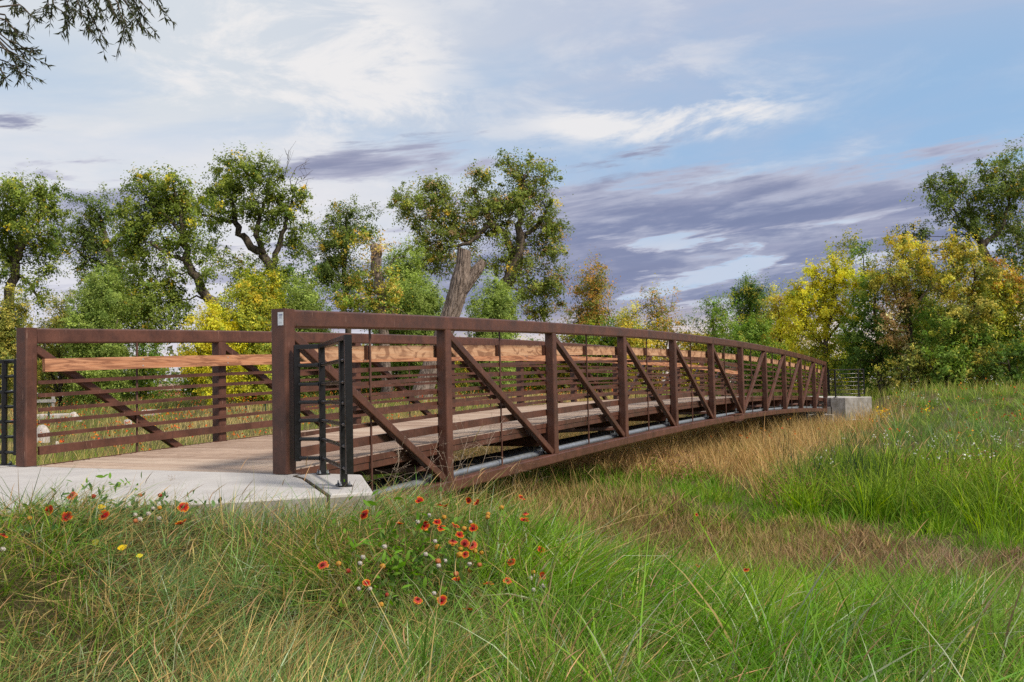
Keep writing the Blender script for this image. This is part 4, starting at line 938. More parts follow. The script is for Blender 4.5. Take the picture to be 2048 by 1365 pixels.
FP = drop(800, 1150); FP2 = drop(870, 1120)
def near_grass():
    G = Stuff()
    s, w, d = scatter(54000, 1.9, 8.2, 1.1); s3, w3, d3, ao, ro, ti = tufts(1900, 22, 1.9, 8.2, 1.1, -34, 34, .055)
    tr_ = rng.random((1900, 3)); tv = np.vstack([np.full((len(s), 3), .5), tr_[ti]]); ist = np.r_[np.zeros(len(s), bool), np.ones(len(s3), bool)]
    ao = np.r_[np.zeros(len(s)), ao]; ro = np.r_[np.zeros(len(s)), ro]; s = np.r_[s, s3]; w = np.r_[w, w3]; d = np.r_[d, d3]
    k = clear(s, w) & (s < 3.2); s, w, d, ao, ro, tv, ist = s[k], w[k], d[k], ao[k], ro[k], tv[k], ist[k]
    n = len(s); g = ground(s, w)
    B = np.stack([s, w, g-.01], -1)
    lat = ((B-CAM)@RH)/((B-CAM)@FH); lush = sstep(lat+(vnoise(s*1.1, w*1.1, 0, 8)-.5)*.25, -.14, .10)
    tus = vnoise(s*3.2, w*3.2, 0, 12); tus2 = vnoise(s*1.5, w*1.5, 0, 13)
    L = (rng.uniform(.12, .34, n)*(1-lush)+rng.uniform(.18, .55, n)*lush)*(.55+.9*tus)
    e = slab_dist(s, w); L = L*(.75+.25*sstep(e, .1, .9))*(1-.3*(e < .35)*sstep(s, -1.9, -1.4)); fp = np.minimum(np.hypot(s-FP[0], w-FP[1]), np.hypot(s-FP2[0], w-FP2[1])); L = L*(.6+.4*sstep(fp, .15, .5)); L = L*(1-.3*sstep(s, -1.5, .5)*lush)
    lodged = rng.random(n) < (.62*(1-lush)+.12*lush)*(.4+1.0*tus2)
    lean = np.where(lodged, rng.uniform(.8, 1.5, n), np.abs(rng.normal(size=n))*(.40*(1-lush)+.24*lush)+.05)
    curl = np.where(lodged, rng.uniform(-.3, .6, n), rng.uniform(.2, .9, n)*(1-lush)+rng.uniform(.3, 1.8, n)*lush)
    swirl = (vnoise(s*.9, w*.9, 0, 6)-.5)*5.0
    az = RAZ+np.where(lodged, swirl*.8+rng.normal(size=n)*.8, rng.normal(size=n)*(1.4*(1-lush)+.85*lush)+swirl*.4)
    B[:, 2] += np.where(lodged, rng.uniform(0, .16, n)*tus, 0); L = np.where(lodged, L*1.25+.05, L)
    up = ist & ~lodged; az = np.where(up, ao+rng.normal(size=n)*.5+0*az, az); lean = np.where(up, .08+ro*.28+np.abs(rng.normal(size=n))*.1, lean); curl = np.where(up, rng.uniform(.3, 1.5, n)*(.5+lush), curl); L = np.where(ist, L*(.75+.65*tv[:, 0])+.04, L)
    q = vnoise(s*1.7, w*1.7, 0, 21)*.6+tv[:, 1]*.4; p2 = vnoise(s*1.0+9, w*1.0, 0, 22); p3 = vnoise(s*2.3, w*2.3+7, 0, 23)
    c = mixc(GREEN, LIME, sstep(q, .35, .75))
    fb = (sstep(p2, .42, .66)*(.85*(1-lush)+.30*lush))[:, None]; c = c*(1-fb)+np.array(BLUEG)[None]*fb
    fv = (sstep(p3, .60, .80)*.8)[:, None]; c = c*(1-fv)+np.array((.14, .26, .03))[None]*fv
    pdry = (.31*(1-lush)+.07*lush)*np.where(ist, .25+1.5*tv[:, 2]**2, 1)*(0.35+1.3*vnoise(s*2.1, w*2.1, 0, 31)); dry = rng.random(n) < np.where(lodged, pdry*1.5, pdry)
    c = np.where(dry[:, None], mixc(STRAW, TAN, rng.random(n)), c); dead = rng.random(n) < .05; c = np.where(dead[:, None], np.asarray(DEAD)[None], c)
    pale = rng.random(n) < .07; c = np.where(pale[:, None], np.asarray((.40, .46, .30))[None], c)
    c = np.clip(jit(c, .45), 0, .7); tip = c*.85+np.asarray(STRAW)[None]*.25*rng.random((n, 1))
    Wd = rng.uniform(.0028, .0062, n)*(1-lush)+rng.uniform(.0040, .0105, n)*lush; Wd = np.where(rng.random(n) < .12, Wd*1.7, Wd)*np.where(ist, 1.1, 1)
    G.add(*blades(B, L, Wd, az, lean, curl, c, tip, 4))
    G.build('grass', M['grass'], 'long green and straw grass covering the foreground')
    # matted thatch low down
    T = Stuff(); s, w, d = scatter(10000, 1.9, 9.0, 1.2); k = clear(s, w) & (s < 3.5); s, w = s[k], w[k]; n = len(s)
    B = np.stack([s, w, ground(s, w)+rng.uniform(0, .06, n)], -1)
    c = jit(np.where((rng.random(n) < .5)[:, None], np.asarray(STRAW)[None]*.75, np.asarray(DEAD)[None]), .4)
    T.add(*blades(B, rng.uniform(.1, .3, n), rng.uniform(.003, .006, n), rng.uniform(0, 6.28, n), rng.uniform(1.1, 1.7, n), rng.uniform(-.3, .5, n), c, c, 3))
    T.build('thatch', M['grass'], 'matted dry thatch under the foreground grass')
near_grass()

def mid_grass():
    """everything growing in the swale and on the far bank, zone by zone"""
    G = Stuff(); R_ = Stuff(); TN = Stuff(); WD = Stuff()
    s, w, d = scatter(42000, 6.2, 46, .55, -33, 33); s3, w3, d3, ao, ro, ti = tufts(4300, 19, 6.2, 46, .55, -33, 33, .10)
    tr_ = rng.random((4300, 4)); tv = np.vstack([np.full((len(s), 4), .5), tr_[ti]]); ist = np.r_[np.zeros(len(s), bool), np.ones(len(s3), bool)]
    ao = np.r_[rng.uniform(0, 6.28, len(s)), ao]; ro = np.r_[np.full(len(s), .5), ro]; s = np.r_[s, s3]; w = np.r_[w, w3]; d = np.r_[d, d3]
    k = clear(s, w) & (w < 7.5) & (s > .3); s, w, d, ao, ro, tv, ist = s[k], w[k], d[k], ao[k], ro[k], tv[k], ist[k]
    nz = vnoise(s*.9, w*.9, 0, 41)-.5; s2 = s+nz*2.0; w2 = w+(vnoise(s*.9+50, w*.9, 0, 42)-.5)*1.6
    right = sstep(w2, -.6, -2.4)
    strip = sstep(s2, 2.6, 3.6)*(1-sstep(s2, 6.2, 7.2))*sstep(w2, -.4, -1.6)
    tanz = sstep(s2, 8.8, 11.0)*sstep(w2, -3.2, -1.8)*(1-sstep(s2, 29, 31))
    tanz = np.maximum(tanz, .30*sstep(s2, 1.5, 3.0)*(1-sstep(s2, 5.0, 7.0))*sstep(w2, -2.2, -1.2))
    weed = sstep(s2, 7.0, 8.2)*(1-sstep(s2, 11.5, 13.0))*sstep(w2, -1.6, -.2)
    reed = sstep(s2, 8.0, 9.0)*(1-sstep(s2, 12.5, 14))*sstep(w2, -1.9, -2.9)
    bank = sstep(s2, 13, 16)*sstep(w2, -1.8, -3.2); top = sstep(s2, 30.5, 33)
    near = (1-sstep(s2, 2.0, 3.4))
    B = np.stack([s, w, ground(s, w)-.01], -1); n = len(s); u = rng.random(n)
    # default: green weedy grass
    L = rng.uniform(.18, .42, n); c = mixc(GREEN, LIME, rng.random(n)*.6*(vnoise(s*.7, w*.7, 0, 51)+.3)); Wd = rng.uniform(.005, .010, n)
    lean = np.abs(rng.normal(size=n))*.35+.05; curl = rng.uniform(.2, 1.2, n)
    def put(mask, Lr, cc, wr, lr, cr):
        nonlocal L, c, Wd, lean, curl
        f = rng.random(n) < mask
        L = np.where(f, rng.uniform(*Lr, n), L); c = np.where(f[:, None], cc, c); Wd = np.where(f, rng.uniform(*wr, n), Wd); lean = np.where(f, np.abs(rng.normal(size=n))*lr+.04, lean); curl = np.where(f, rng.uniform(*cr, n), curl)
        return f
    put(bank, (.22, .48), mixc((.12, .215, .065), LIME, rng.random(n)*.9*vnoise(s*.5, w*.5, 0, 52)), (.006, .013), .3, (.2, 1.0))
    put(bank*.07, (.30, .55), mixc(STRAW, TAN, rng.random(n)), (.005, .009), .25, (.1, .5))
    put(top*.22, (.35, .65), mixc(STRAW, LIME, rng.random(n)*.9), (.008, .015), .2, (.1, .7)); put(top*.3, (.25, .45), mixc(LIME, STRAW, rng.random(n)*.5), (.008, .015), .25, (.1, .7))
    put(near*.8, (.22, .42), mixc(GREEN, LIME, rng.random(n)*.8), (.005, .009), .25, (.6, 1.7))
    ft = put(tanz*.82, (.40, .80), mixc(TAN, STRAW, rng.random(n)*.7)*rng.uniform(.75, 1.1, (n, 1)), (.005, .010), .22, (.1, .7))
    put(strip*.93, (.10, .30), mixc((.20, .14, .10), (.52, .38, .24), rng.random(n)**1.5), (.005, .011), .6, (.3, 1.2))
    fr_ = put(reed*.85, (.45, .95), mixc((.105, .185, .025), (.24, .29, .035), rng.random(n)*vnoise(s*.9, w*.9, 0, 53)*1.4), (.008, .014), .22, (.3, 1.3))
    fw_ = put(weed*.38, (.25, .50), mixc((.24, .12, .07), (.38, .26, .13), rng.random(n)), (.006, .012), .4, (.1, .8))
    thin = (strip > .5) & (rng.random(n) < .05)
    kk = ~thin
    az = np.where(ist, ao+rng.normal(size=n)*.4, RAZ+rng.normal(size=n)*1.3); lean = np.where(ist, lean*.5+ro*.32, lean); L = np.where(ist, L*(.6+.75*tv[:, 0]), L*.85)
    vi = (tv[:, 1:2] > .72)*ist[:, None]*(~ft)[:, None]*(~fw_)[:, None]; c = c*(1-.55*vi)+np.array([(.17, .31, .035)])*.55*vi; sg_ = (tv[:, 2:3] > .86)*ist[:, None]*(bank[:, None] > .4); c = c*(1-.7*sg_)+np.array([(.30, .34, .26)])*.7*sg_; c = c*np.where(ist, .75+.5*tv[:, 3], 1)[:, None]
    c = jit(c, .25); tip = c*.8+np.asarray(STRAW)[None]*.22*rng.random((n, 1))
    L = L*(.7+.6*vnoise(s*1.5, w*1.5, 0, 55))*(1-.6*sstep(s, 27, 29.5)*(1-sstep(s, 31.2, 32))*sstep(w, -3, -2)); Wd = Wd*np.clip(d/14, .75, 1.7)
    groups = [(ft & kk, TN), (fr_ & kk, R_), (kk & ~ft & ~fr_, G)]
    for f, S_ in groups: S_.add(*blades(B[f], L[f], Wd[f], az[f], lean[f], curl[f], c[f], tip[f], 3))
    G.build('grass', M['grass'], 'green grass and low weeds of the swale and the far bank')
    TN.build('dry_grass', M['grass'], 'tall tan dry grass under the far half of the bridge')
    for gi, (nc, s0, s1, w0, w1, L0, L1_, cA, cB) in enumerate(((560, 7.6, 12.5, -10.5, -2.4, .55, 1.10, (.055, .165, .010), (.29, .43, .030)), (150, 6.0, 8.4, -9.5, -1.0, .18, .40, (.10, .25, .02), (.27, .41, .035)), (330, 13.0, 31.0, -14, -3.0, .22, .50, (.12, .23, .04), (.30, .39, .07)), (190, 6.0, 10.5, -1.6, 3.5, .20, .42, (.10, .25, .02), (.30, .37, .05)), (620, 2.2, 7.2, -3.6, 3.6, .16, .40, (.17, .16, .05), (.46, .34, .15)), (620, 3.0, 6.8, -4.2, 1.4, .14, .36, (.17, .11, .06), (.42, .28, .15)), (120, 3.0, 6.8, -4.2, 1.4, .14, .36, (.12, .24, .03), (.28, .36, .06)), (240, 9.5, 14.5, -1.4, 4.2, .30, .65, (.42, .26, .11), (.62, .43, .20)), (640, 2.6, 7.0, -10, -1.2, .10, .30, (.13, .078, .052), (.40, .265, .165)), (140, 1.0, 3.4, -9, -1.5, .25, .50, (.10, .25, .02), (.27, .40, .04)))):
        cx = rng.uniform(s0, s1, nc); cy = rng.uniform(w0, w1, nc); kf = clear(cx, cy) & (vnoise(cx*.8, cy*.8, 0, 101+gi) > .24); cx, cy = cx[kf], cy[kf]; m = len(cx); pr = rng.integers(9, 22, m); i = np.repeat(np.arange(m), pr); q = len(i)
        a_ = rng.uniform(0, 6.28, q); r_ = np.abs(rng.normal(size=q)); sx, sy = cx[i]+np.cos(a_)*r_*.09, cy[i]+np.sin(a_)*r_*.09; hgt = rng.uniform(.6, 1.15, m)[i]
        cc_ = jit(mixc(cA, cB, (rng.random(m)**1.3)[i]), .22); dd_ = np.hypot(sx-CAM[0], sy-CAM[1])
        R_.add(*blades(np.column_stack([sx, sy, ground(sx, sy)-.01]), rng.uniform(L0, L1_, q)*hgt, rng.uniform(.010, .023, q)*np.clip(dd_/13, .8, 1.8), a_+rng.normal(size=q)*.3, .06+r_*.17, rng.uniform(.2, 1.5, q), cc_, cc_*.85+np.array([(.10, .08, .03)]), 3))
    R_.build('reed_grass', M['grass'], 'lush tall reed grass in the bottom of the swale at right')
    # dark upright rushes
    U = Stuff(); 
    for (px, py, sp, n_) in ((1690, 1010, .45, 100), (1720, 1000, .4, 80), (1640, 1005, .3, 30), (1830, 985, .7, 70), (1900, 975, .7, 50), (1580, 930, .12, 5), (1570, 935, .1, 4)):
        c0 = drop(px, py); q = c0[:2]+rng.normal(size=(n_, 2))*sp; B = np.column_stack([q, ground(q[:, 0], q[:, 1])]); c = jit(np.tile((.035, .062, .028), (n_, 1)), .3)
        U.add(*blades(B, rng.uniform(.7, 1.2, n_), rng.uniform(.010, .016, n_), RAZ+rng.normal(size=n_)*1.2, np.abs(rng.normal(size=n_))*.13, rng.uniform(0, .35, n_), c, c, 4))
    U.build('rushes', M['grass'], 'dark upright rushes standing in the swale')
    # brown seed heads of dock-like weeds and white yarrow, orange blanket flowers
    def dots(cells, size, cols, hh, name, label, cat):
        S_ = Stuff(); Cs = []; Ks = []
        for (s0, s1, w0, w1, n_, k_, hs) in cells:
            a = rng.uniform(s0, s1, n_); b = rng.uniform(w0, w1, n_); f = vnoise(a*1.2, b*1.2, 0, 77) > .42; a, b = a[f], b[f]; m = len(a)
            a = np.repeat(a, k_)+rng.normal(size=m*k_)*.06*hs; b = np.repeat(b, k_)+rng.normal(size=m*k_)*.06*hs; z = ground(a, b)+np.repeat(rng.uniform(*hh, m), k_)+rng.normal(size=m*k_)*.08*hs
            kf = clear(a, b); Cs.append(np.column_stack([a, b, z])[kf])
        C = np.concatenate(Cs); n_ = len(C); cc = np.array(cols)[rng.integers(0, len(cols), n_)]*rng.uniform(.7, 1.25, (n_, 1))
        V, F, K = leaves(C, np.full(n_, size)*rng.uniform(.6, 1.4, n_), cc, .9, 0.0); S_.add(V, F, K)
        V, F, K = leaves(C, np.full(n_, size)*rng.uniform(.6, 1.2, n_), cc, .9, 0.0); S_.add(V, F, K)
        S_.build(name, M['petal'], label, cat, False)
    dots([(7.0, 10.5, -.8, 4.0, 210, 12, 1.5), (9, 12, -6.5, -4.5, 160, 14, 1.5), (7.5, 9.5, -3.5, -.8, 200, 12, 1.3)], .026, [(.34, .17, .10), (.42, .24, .13), (.26, .14, .085)], (.2, .5), 'brown_weeds', 'rusty brown seed heads of weeds below the bridge', 'weeds')
    dots([(9.5, 15, -8.5, -2.6, 110, 5, .5), (22, 31, -8, -2.5, 30, 5, .6)], .026, [(.75, .75, .70)], (.55, .85), 'white_flowers', 'small white flower clusters above the reeds and far bank', 'flowers')
    dots([(14, 33, -12, -2.5, 260, 2, .6), (34, 38, -8, -1, 60, 3, .6), (16, 24, -1.5, 3, 26, 3, .6), (4, 60, 6.5, 60, 2600, 3, .7), (6, 30, 5.5, 22, 800, 3, .6)], .045, [(.62, .13, .03), (.55, .08, .03), (.65, .28, .03)], (.32, .5), 'wildflowers', 'tiny orange wildflowers dotted over the meadow and far bank', 'flowers')
mid_grass()

def meadow():
    G = Stuff(); s, w, d = scatter(66000, 9.5, 75, .5, -33, 16); k = clear(s, w) & (w > 5.2); s, w, d = s[k], w[k], d[k]; n = len(s)
    B = np.stack([s, w, ground(s, w)-.01], -1); p = vnoise(s*.28, w*.28, 0, 61); q = vnoise(s*.9, w*.9, 0, 62)
    f = sstep(p+(q-.5)*.5, .50, .68); c = mixc((.19, .25, .055), (.27, .31, .06), rng.random(n)); c = c*(1-f[:, None])+mixc(STRAW, (.46, .35, .16), rng.random(n))*f[:, None]
    dry = rng.random(n) < .18; c = np.where(dry[:, None], np.asarray(STRAW)[None], c); c = jit(c, .25)
    G.add(*blades(B, rng.uniform(.15, .42, n)*(.7+.6*q), rng.uniform(.010, .016, n)*np.clip(d/22, .8, 2.2), RAZ+rng.normal(size=n)*1.4, np.abs(rng.normal(size=n))*.3, rng.uniform(.2, .9, n), c, c, 2))
    G.build('meadow_grass', M['grass'], 'pale green meadow grass behind the bridge')
    H = Stuff(); s, w, d = scatter(26000, 36, 62, .6, -33, 33); k = clear(s, w) & (w < 5.2); s, w, d = s[k], w[k], d[k]; n = len(s)
    B = np.stack([s, w, ground(s, w)-.01], -1); c = jit(mixc(STRAW, LIME, rng.random(n)), .25)
    H.add(*blades(B, rng.uniform(.25, .7, n), rng.uniform(.014, .024, n), RAZ+rng.normal(size=n)*1.4, np.abs(rng.normal(size=n))*.25, rng.uniform(.1, .7, n), c, c, 2))
    H.build('bank_grass', M['grass'], 'straw coloured tall grass along the top of the far bank')
meadow()

# tan seed stems standing above the grass
def seed_stems():
    S_ = Stuff()
    def stems(B, L, az, lean, curl, c, spike, r):
        n = len(B); V, F, K = blades(B, L, np.full(n, r*1.5), az, lean, curl, c, c, 6); S_.add(V, F, K)
        V3 = V.reshape(n, 13, 3); tip = V3[:, 12]; prev = (V3[:, 8]+V3[:, 9])/2; ax = unit(tip-prev); u = unit(np.cross(ax, rand_unit(n))); v = np.cross(ax, u)
        ts = np.array([0, .12, .35, .7, 1.0]); rr_ = np.array([.1, .8, 1, .7, .05]); m = 6
        Ls = spike[:, None, None, None]; P = tip[:, None, None]-ax[:, None, None]*Ls*.25+ax[:, None, None]*(ts[None, :, None, None]*Ls)
        P = P+np.array([RH[0], RH[1], -.15])[None, None, None]*(ts[None, :, None, None]**2*Ls*.25)
        an = np.arange(m)*2*math.pi/m; ring = (u[:, None, None]*np.cos(an)[None, None, :, None]+v[:, None, None]*np.sin(an)[None, None, :, None])*(rr_[None, :, None, None]*r*1.9)*rng.uniform(.75, 1.3, (n, 5, m, 1))
        V = (P+ring).reshape(-1, 3); f = []
        for i in range(4):
            for j in range(m): a, b = i*m+j, i*m+(j+1) % m; f += [[a, b, b+m], [a, b+m, a+m]]
        F = (np.arange(n)[:, None, None]*(5*m)+np.array(f)[None]).reshape(-1, 3); S_.add(V, F, np.repeat(c*rng.uniform(.85, 1.15, (n, 1)), 5*m, 0))
    s, w, d = scatter(520, 2.3, 7.2, 1.3); k = clear(s, w) & (s < 1.6); k &= rng.random(520) < np.where(slab_dist(s, w) < .7, .25, 1)*np.where((s-CAM[0])*RH[0]+(w-CAM[1])*RH[1] > .3, .45, 1); s, w = s[k], w[k]; n = len(s)
    B = np.column_stack([s, w, ground(s, w)]); near_slab = inpoly(s, w, [(x-.5, y-.8) for x, y in slab_in])
    c = jit(np.tile((.52, .37, .20), (n, 1)), .35); L = rng.uniform(.32, .70, n)*np.where(near_slab, .6, 1)
    stems(B, L, RAZ+rng.normal(size=n)*.9, np.abs(rng.normal(size=n))*.45+.12, rng.uniform(-.1, .45, n), c, rng.uniform(.06, .13, n), .0011)
    s, w, d = scatter(600, 8.5, 17, 1.2, -30, 31); k = clear(s, w) & (w < -2.2) & (s > 7.5) & (s < 13); s, w = s[k], w[k]; n = len(s); B = np.column_stack([s, w, ground(s, w)]); c = jit(np.tile((.60, .44, .22), (n, 1)), .25)
    stems(B, rng.uniform(.7, 1.15, n), RAZ+rng.normal(size=n)*.8, np.abs(rng.normal(size=n))*.15, rng.uniform(.1, .6, n), c, rng.uniform(.12, .22, n), .0024)
    S_.build('seed_stems', M['grass'], 'tan seed spikes standing above the grass')
    # airy panicles against the bridge
    P_ = MB()
    for (px, py, h) in ((820, 1040, .50), (880, 1050, .55), (1010, 1040, .62), (1050, 1020, .6), (760, 1030, .42), (930, 1045, .6), (985, 1030, .68), (340, 1010, .22), (395, 1008, .25), (300, 1010, .16), (440, 1006, .26), (850, 1040, .5), (960, 1040, .5), (780, 1035, .4), (480, 1008, .28)):
        b = drop(px, py); b[2] = ground(b[0], b[1]); up = np.array([RH[0]*.35, RH[1]*.35, 1.0])+rng.normal(size=3)*.12; t_ = b+up*h
        P_.tube([b, (b+t_)/2+rng.normal(size=3)*.015, t_], [.0016, .0014, .0008], 4, caps=False)
        for q in range(9):
            f = rng.uniform(.6, 1.0); p0 = b*(1-f)+t_*f; v = rng.normal(size=3)*.09+up*.06; p1 = p0+v*h*2
            P_.tube([p0, (p0+p1)/2+np.array([0, 0, .01]), p1], [.0008, .0007, .0006], 3, caps=False)
            for r_ in range(4): c = p0+(p1-p0)*rng.uniform(.4, 1); P_.tube([c, c+unit(rng.normal(size=3))*.008], [.0016, .0006], 3)
    stuff(P_.build('panicle_grass', M['twig']), 'airy tan grass panicles in front of the bridge', 'grass')
seed_stems()

# ------------------------------------------------------------------ blanket flowers and their seed heads
def petal_mesh(k, cup, pale, seed):
    r = np.random.default_rng(seed); V, F, C = [], [], []
    n = k
    for i in range(n):
        if r.random() < .10: continue
        a = 2*math.pi*i/n+r.normal()*.10; L = .028*r.uniform(.85, 1.12); u = np.array([math.cos(a), math.sin(a), 0]); v = np.array([-math.sin(a), math.cos(a), 0]); tl = cup+r.normal()*.16; b = len(V)
        pts = [(.18, .12), (.55, .30), (.82, .36), (1.0, .27), (.90, .12), (1.02, 0.0), (.90, -.12), (1.0, -.27), (.82, -.36), (.55, -.30), (.18, -.12)]
        for x, y in pts:
            V.append(u*L*x+v*L*y+np.array([0, 0, L*x*x*tl+.002])); red = np.array([.36, .010, .012]) if not pale else np.array([.45, .045, .04]); yel = np.array([.85, .42, .02])
            f = min(1, max(0, (x-.80)/.14)); C.append(red*(1-f)+yel*f)
        F += [[b, b+1, b+10], [b+1, b+9, b+10], [b+1, b+2, b+9], [b+2, b+8, b+9], [b+2, b+3, b+4], [b+2, b+4, b+6], [b+4, b+5, b+6], [b+2, b+6, b+8], [b+6, b+7, b+8]]
    return np.array(V), np.array(F), np.array(C)
PETALS = []
for i in range(8):
    V, F, C = petal_mesh(10+i % 4, (-.15, .05, .3, -.3, .12, .5, 0.0, -.1)[i], i % 4 == 3, i); me = new_mesh('petals', V, F3=F, col=C); me.materials.append(M['petal']); PETALS.append(me)
def dome(R, H, col, bumps, name):
    import bmesh
    bm = bmesh.new(); bmesh.ops.create_icosphere(bm, subdivisions=3, radius=1)
    V = np.array([v.co for v in bm.verts]); F = np.array([[v.index for v in f.verts] for f in bm.faces]); bm.free()
    k = 1+bumps*(rng.random(len(V))-.35); V = V*k[:, None]*np.array([R, R, H]); C = np.array(col)[None]*rng.uniform(.55, 1.35, (len(V), 1)); me = new_mesh(name, V, F3=F, col=C); me.materials.append(M['petal']); return me
DISC = dome(.0085, .006, (.13, .012, .012), .35, 'disc')
GLOBE = [dome(.0135, .0125, c, .30, 'globe') for c in ((.50, .26, .04), (.46, .24, .045), (.42, .15, .06), (.33, .045, .03))]
FLUFF = dome(.011, .011, (.50, .46, .43), .55, 'fluff'); FLUFF_C = dome(.006, .005, (.25, .2, .16), .3, 'core')
STEMC = m_plain('flower_stem', (.12, .13, .05), .7, .2)
def planted(name, px, py, hgt):
    c = drop(px, py, hgt); b = c+np.array([RH[0], RH[1], 0])*rng.uniform(-.10, .02)+rng.normal(size=3)*.03; b[2] = ground(b[0], b[1])
    e = empty(name, tuple(b)); v = c-b
    st = MB().tube([(0, 0, -.02), v*.45+np.array([rng.normal()*.012, rng.normal()*.012, 0]), v*.85, v], [.0024, .0019, .0016, .0015], 5, caps=False).build('stem', STEMC, e, True)
    return e, v
flowers = [(729,1029),(839,1003),(880,1011),(893,1013),(938,1001),(956,1007),(799,1049),(848,1050),(874,1045),(883,1056),(911,1054),(947,1058),(919,1070),(906,1083),(930,1087),(945,1090),(931,1109),(1023,1124),(1082,1101),(916,1162),(978,1168),(1015,1162),(1084,1152),(733,1167),(836,1200),(884,1201),(936,1220),(1043,996),(1051,1027),(1049,1042),(646,1131),(99,1021),(134,1035),(208,1034),(144,991),(366,1015),(362,1049),(6,1071),(1395,1132),(1493,1140),(1393,1030)]
flowers.sort()
for i, (x, y) in enumerate(flowers):
    hgt = .16 if y < 1075 and x < 500 else (.20 if y < 1010 and x < 500 else rng.uniform(.26, .36)); 
    if x < 500 and y < 1000: hgt = .17
    if 700 < x < 1100: hgt = .33 if y < 1110 else .30
    e, v = planted('blanket_flower', x, y, hgt)
    tag(e, f'red blanket flower with yellow petal tips, {ordinal(i+1)} open bloom from the left', 'flower', 'open blanket flowers')
    o = obj('petals', PETALS[i % 8], None, e); d = obj('disc', DISC, None, e)
    tilt = unit(np.array([0, 0, 1.0])*rng.uniform(.25, 1.0)-FH*rng.uniform(.35, 1.0)+rng.normal(size=3)*.35) if i % 5 else unit(np.array([0, 0, 1.0])+rng.normal(size=3)*.25)
    rot = Vector(tilt.tolist()).to_track_quat('Z', 'Y').to_euler()
    for q, kz in ((o, 0), (d, .004)): q.location = tuple(v+tilt*kz); q.rotation_euler = rot
    sc_ = rng.uniform(.72, 1.05)*(1.2 if x < 700 else 1); o.scale = (sc_,)*3; d.scale = (sc_,)*3
globes = [(888,1035,0),(851,1060,0),(875,1095,0),(921,1098,0),(919,1110,0),(950,1103,0),(963,1106,0),(876,1123,2),(959,1130,2),(940,1141,1),(912,1148,2),(765,1133,0),(696,1142,3),(774,1190,3),(762,1210,0),(1003,1016,1),(976,1029,1),(975,1035,1),(1066,1145,1),(928,1058,1),(59,1037,0),(280,991,2),(319,1016,0),(320,991,3),(187,993,3),(271,1042,2),(677,1128,1)]
globes.sort()
for i, (x, y, k) in enumerate(globes):
    e, v = planted('seed_globe', x, y, .17 if x < 500 else .29); tag(e, f'{("orange","ochre","brownish","dark red")[k]} round seed head on a stem, {ordinal(i+1)} coloured seed head from the left', 'seed head', 'round seed heads of the blanket flowers')
    o = obj('globe', GLOBE[k], None, e); o.location = tuple(v); q = rng.uniform(.8, 1.2)*(.9 if k == 3 else 1); o.scale = (q, q, q)
fluffs = [(858,1031),(941,1044),(870,1083),(851,1109),(769,1094),(726,1115),(720,1127),(877,1132),(890,1122),(939,1129),(718,1178),(740,1178),(868,1187),(1065,1151),(1067,1180),(1087,1172),(1060,1157),(835,1044),(270,1030),(306,1017),(297,1028),(318,1037),(280,1039),(6,1099)]
fluffs.sort()
for i, (x, y) in enumerate(fluffs):
    e, v = planted('fluff_head', x, y, .16 if x < 500 else .27); tag(e, f'small white fluffy seed head, {ordinal(i+1)} white one from the left', 'seed head', 'white fluffy seed heads')
    o = obj('fluff', FLUFF, None, e); o.location = tuple(v); q = rng.uniform(.75, 1.1); o.scale = (q,)*3; c_ = obj('core', FLUFF_C, None, e); c_.location = tuple(v-np.array([0, 0, .006]))

# leafy rosettes of the blanket flowers
def leafy(px, py, n, sp, hgt, label, col=(.13, .27, .025), L=.055):
    c = drop(px, py, hgt*.5); C = c[None]+rng.normal(size=(n, 3))*np.array([sp, sp, hgt*.35]); C[:, 2] = ground(C[:, 0], C[:, 1])+np.abs(rng.normal(size=n))*hgt*.55+.04
    a = rand_unit(n); a[:, 2] = np.abs(a[:, 2])*.9+.15; a = unit(a); b = unit(np.cross(a, np.array([0, 0, 1.0])[None]+rng.normal(size=(n, 3))*.5)); nn = np.cross(b, a); l = (L*rng.uniform(.6, 1.3, n))[:, None]; w = l*.17
    V = np.stack([C, C+a*l*.35+b*w+nn*l*.05, C+a*l*.7+b*w*.8, C+a*l-nn*l*.12, C+a*l*.7-b*w*.8, C+a*l*.35-b*w+nn*l*.05], 1).reshape(-1, 3); i = np.arange(n)[:, None]*6
    F = np.concatenate([i+np.array([q]) for q in ([0, 1, 5], [1, 2, 4], [1, 4, 5], [2, 3, 4])])
    col = jit(np.tile(col, (n, 1)), .35); e = empty('leafy_plant', (c[0], c[1], float(ground(c[0], c[1])))); tag(e, label, 'plant', 'leafy plants in the grass'); inv = Matrix.Translation(e.location).inverted()
    o = obj('foliage', new_mesh('foliage', V, F3=F, col=np.repeat(col, 6, 0)), M['leaf']); o.parent = e; o.matrix_parent_inverse = inv; o['kind'] = 'stuff'
    st = MB(); b0 = np.array(e.location)
    for q in C[::12]:
        g = q.copy(); g[:2] = g[:2]*.6+c[:2]*.4; g[2] = ground(g[0], g[1]); st.tube([g, (g+q)/2+rng.normal(size=3)*.01, q], [.002, .0018, .001], 4, caps=False)
    o = st.build('stems', STEMC); o['kind'] = 'stuff'; o.parent = e; o.matrix_parent_inverse = inv
leafy(790, 1130, 430, .22, .27, 'bright green leafy plant below the blanket flowers left of centre')
leafy(860, 1090, 230, .20, .24, 'green leafy plant among the blanket flower seed heads', (.12, .19, .04))
leafy(860, 1180, 200, .20, .22, 'darker leafy plant low in the flower patch', (.08, .15, .03))
leafy(255, 1015, 420, .15, .12, 'bright green leafy plant against the path edge at left', (.12, .24, .03), .06)
leafy(150, 1045, 420, .20, .11, 'blue green leafy plant left of the yellow fallen leaf', (.10, .19, .06))
leafy(330, 1035, 200, .14, .10, 'grey green leafy plant among white seed heads at left', (.12, .20, .07))
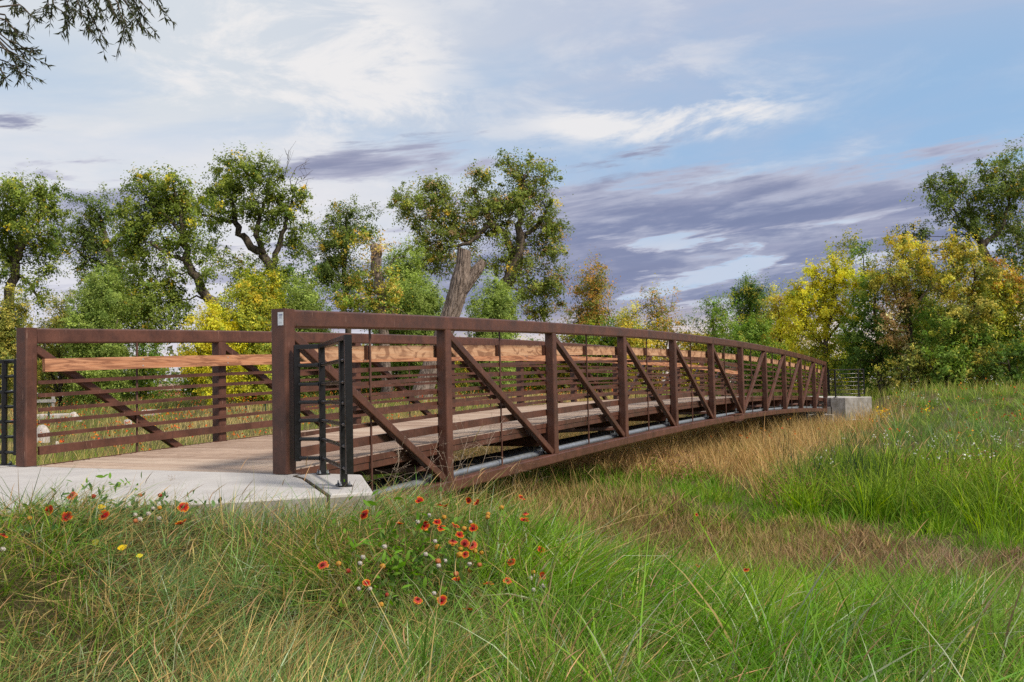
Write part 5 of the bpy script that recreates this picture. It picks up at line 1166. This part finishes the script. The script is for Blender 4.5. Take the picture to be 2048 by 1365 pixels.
leafy(720, 1220, 120, .2, .12, 'small leafy plant under the red seed heads', (.14, .22, .04))
# fallen yellow leaves
def fallen(px, py, size, label, col):
    c = drop(px, py, .13); n = 12; V = [(0, 0, 0)]
    for i in range(n+1):
        a = math.pi*2*i/n; r_ = size*(.55+.25*math.cos(a)+.12*random.random()); V.append((math.cos(a)*r_, math.sin(a)*r_*.75, .25*r_*random.uniform(-.5, .6)))
    F = [(0, i, i+1) for i in range(1, n+1)]; me = new_mesh('fallen_leaf', np.array(V), F3=np.array(F), col=np.array(col)[None]*np.ones((len(V), 1))); o = obj('fallen_leaf', me, M['petal']); o.location = tuple(c)
    t_ = unit(np.array([0, 0, .8])-FH*.8+rng.normal(size=3)*.25); o.rotation_euler = Vector(t_.tolist()).to_track_quat('Z', 'Y').to_euler(); return tag(o, label, 'leaf', 'fallen yellow leaves')
fallen(199, 1014, .040, 'large yellow fallen leaf standing among green leaves near the path', (.75, .50, .02))
fallen(241, 1095, .042, 'yellow fallen leaf lying flat on the grass at left', (.72, .50, .02)); fallen(276, 1112, .030, 'yellow green fallen leaf right of the flat yellow leaf', (.55, .50, .03)); fallen(188, 1085, .034, 'dull olive yellow leaf left of the flat yellow leaf', (.32, .30, .03)); fallen(1795, 1360, .03, 'yellow leaf at the bottom edge of the picture', (.72, .5, .02))
# yellow flowering plant on the far bank
def gold_plant(px, py, n, sp, label):
    c = drop(px, py, .3); e = empty('yellow_flower_plant', (c[0], c[1], float(ground(c[0], c[1])))); tag(e, label, 'plant', 'yellow flowering plants'); inv = Matrix.Translation(e.location).inverted()
    C = c[None]+rng.normal(size=(n, 3))*np.array([sp, sp, sp*.9]); V, F, K = leaves(C, np.full(n, .075), jit(np.tile((.75, .48, .02), (n, 1)), .2), .9, 0.); o = obj('blossoms', new_mesh('blossoms', V, F3=F, col=K), M['petal']); o.parent = e; o.matrix_parent_inverse = inv
    b = np.array([c[0], c[1], float(ground(c[0], c[1]))]); st = MB()
    for q in C[::4]: st.tube([b, (b+q)/2+rng.normal(size=3)*.03, q], [.008, .006, .004], 4, caps=False)
    o = st.build('stems', STEMC); o['kind'] = 'stuff'; o.parent = e; o.matrix_parent_inverse = inv
gold_plant(1762, 828, 60, .13, 'clump of bright yellow flowers on the bank right of the far abutment'); gold_plant(1855, 818, 14, .10, 'small tuft of yellow flowers further right on the far bank')
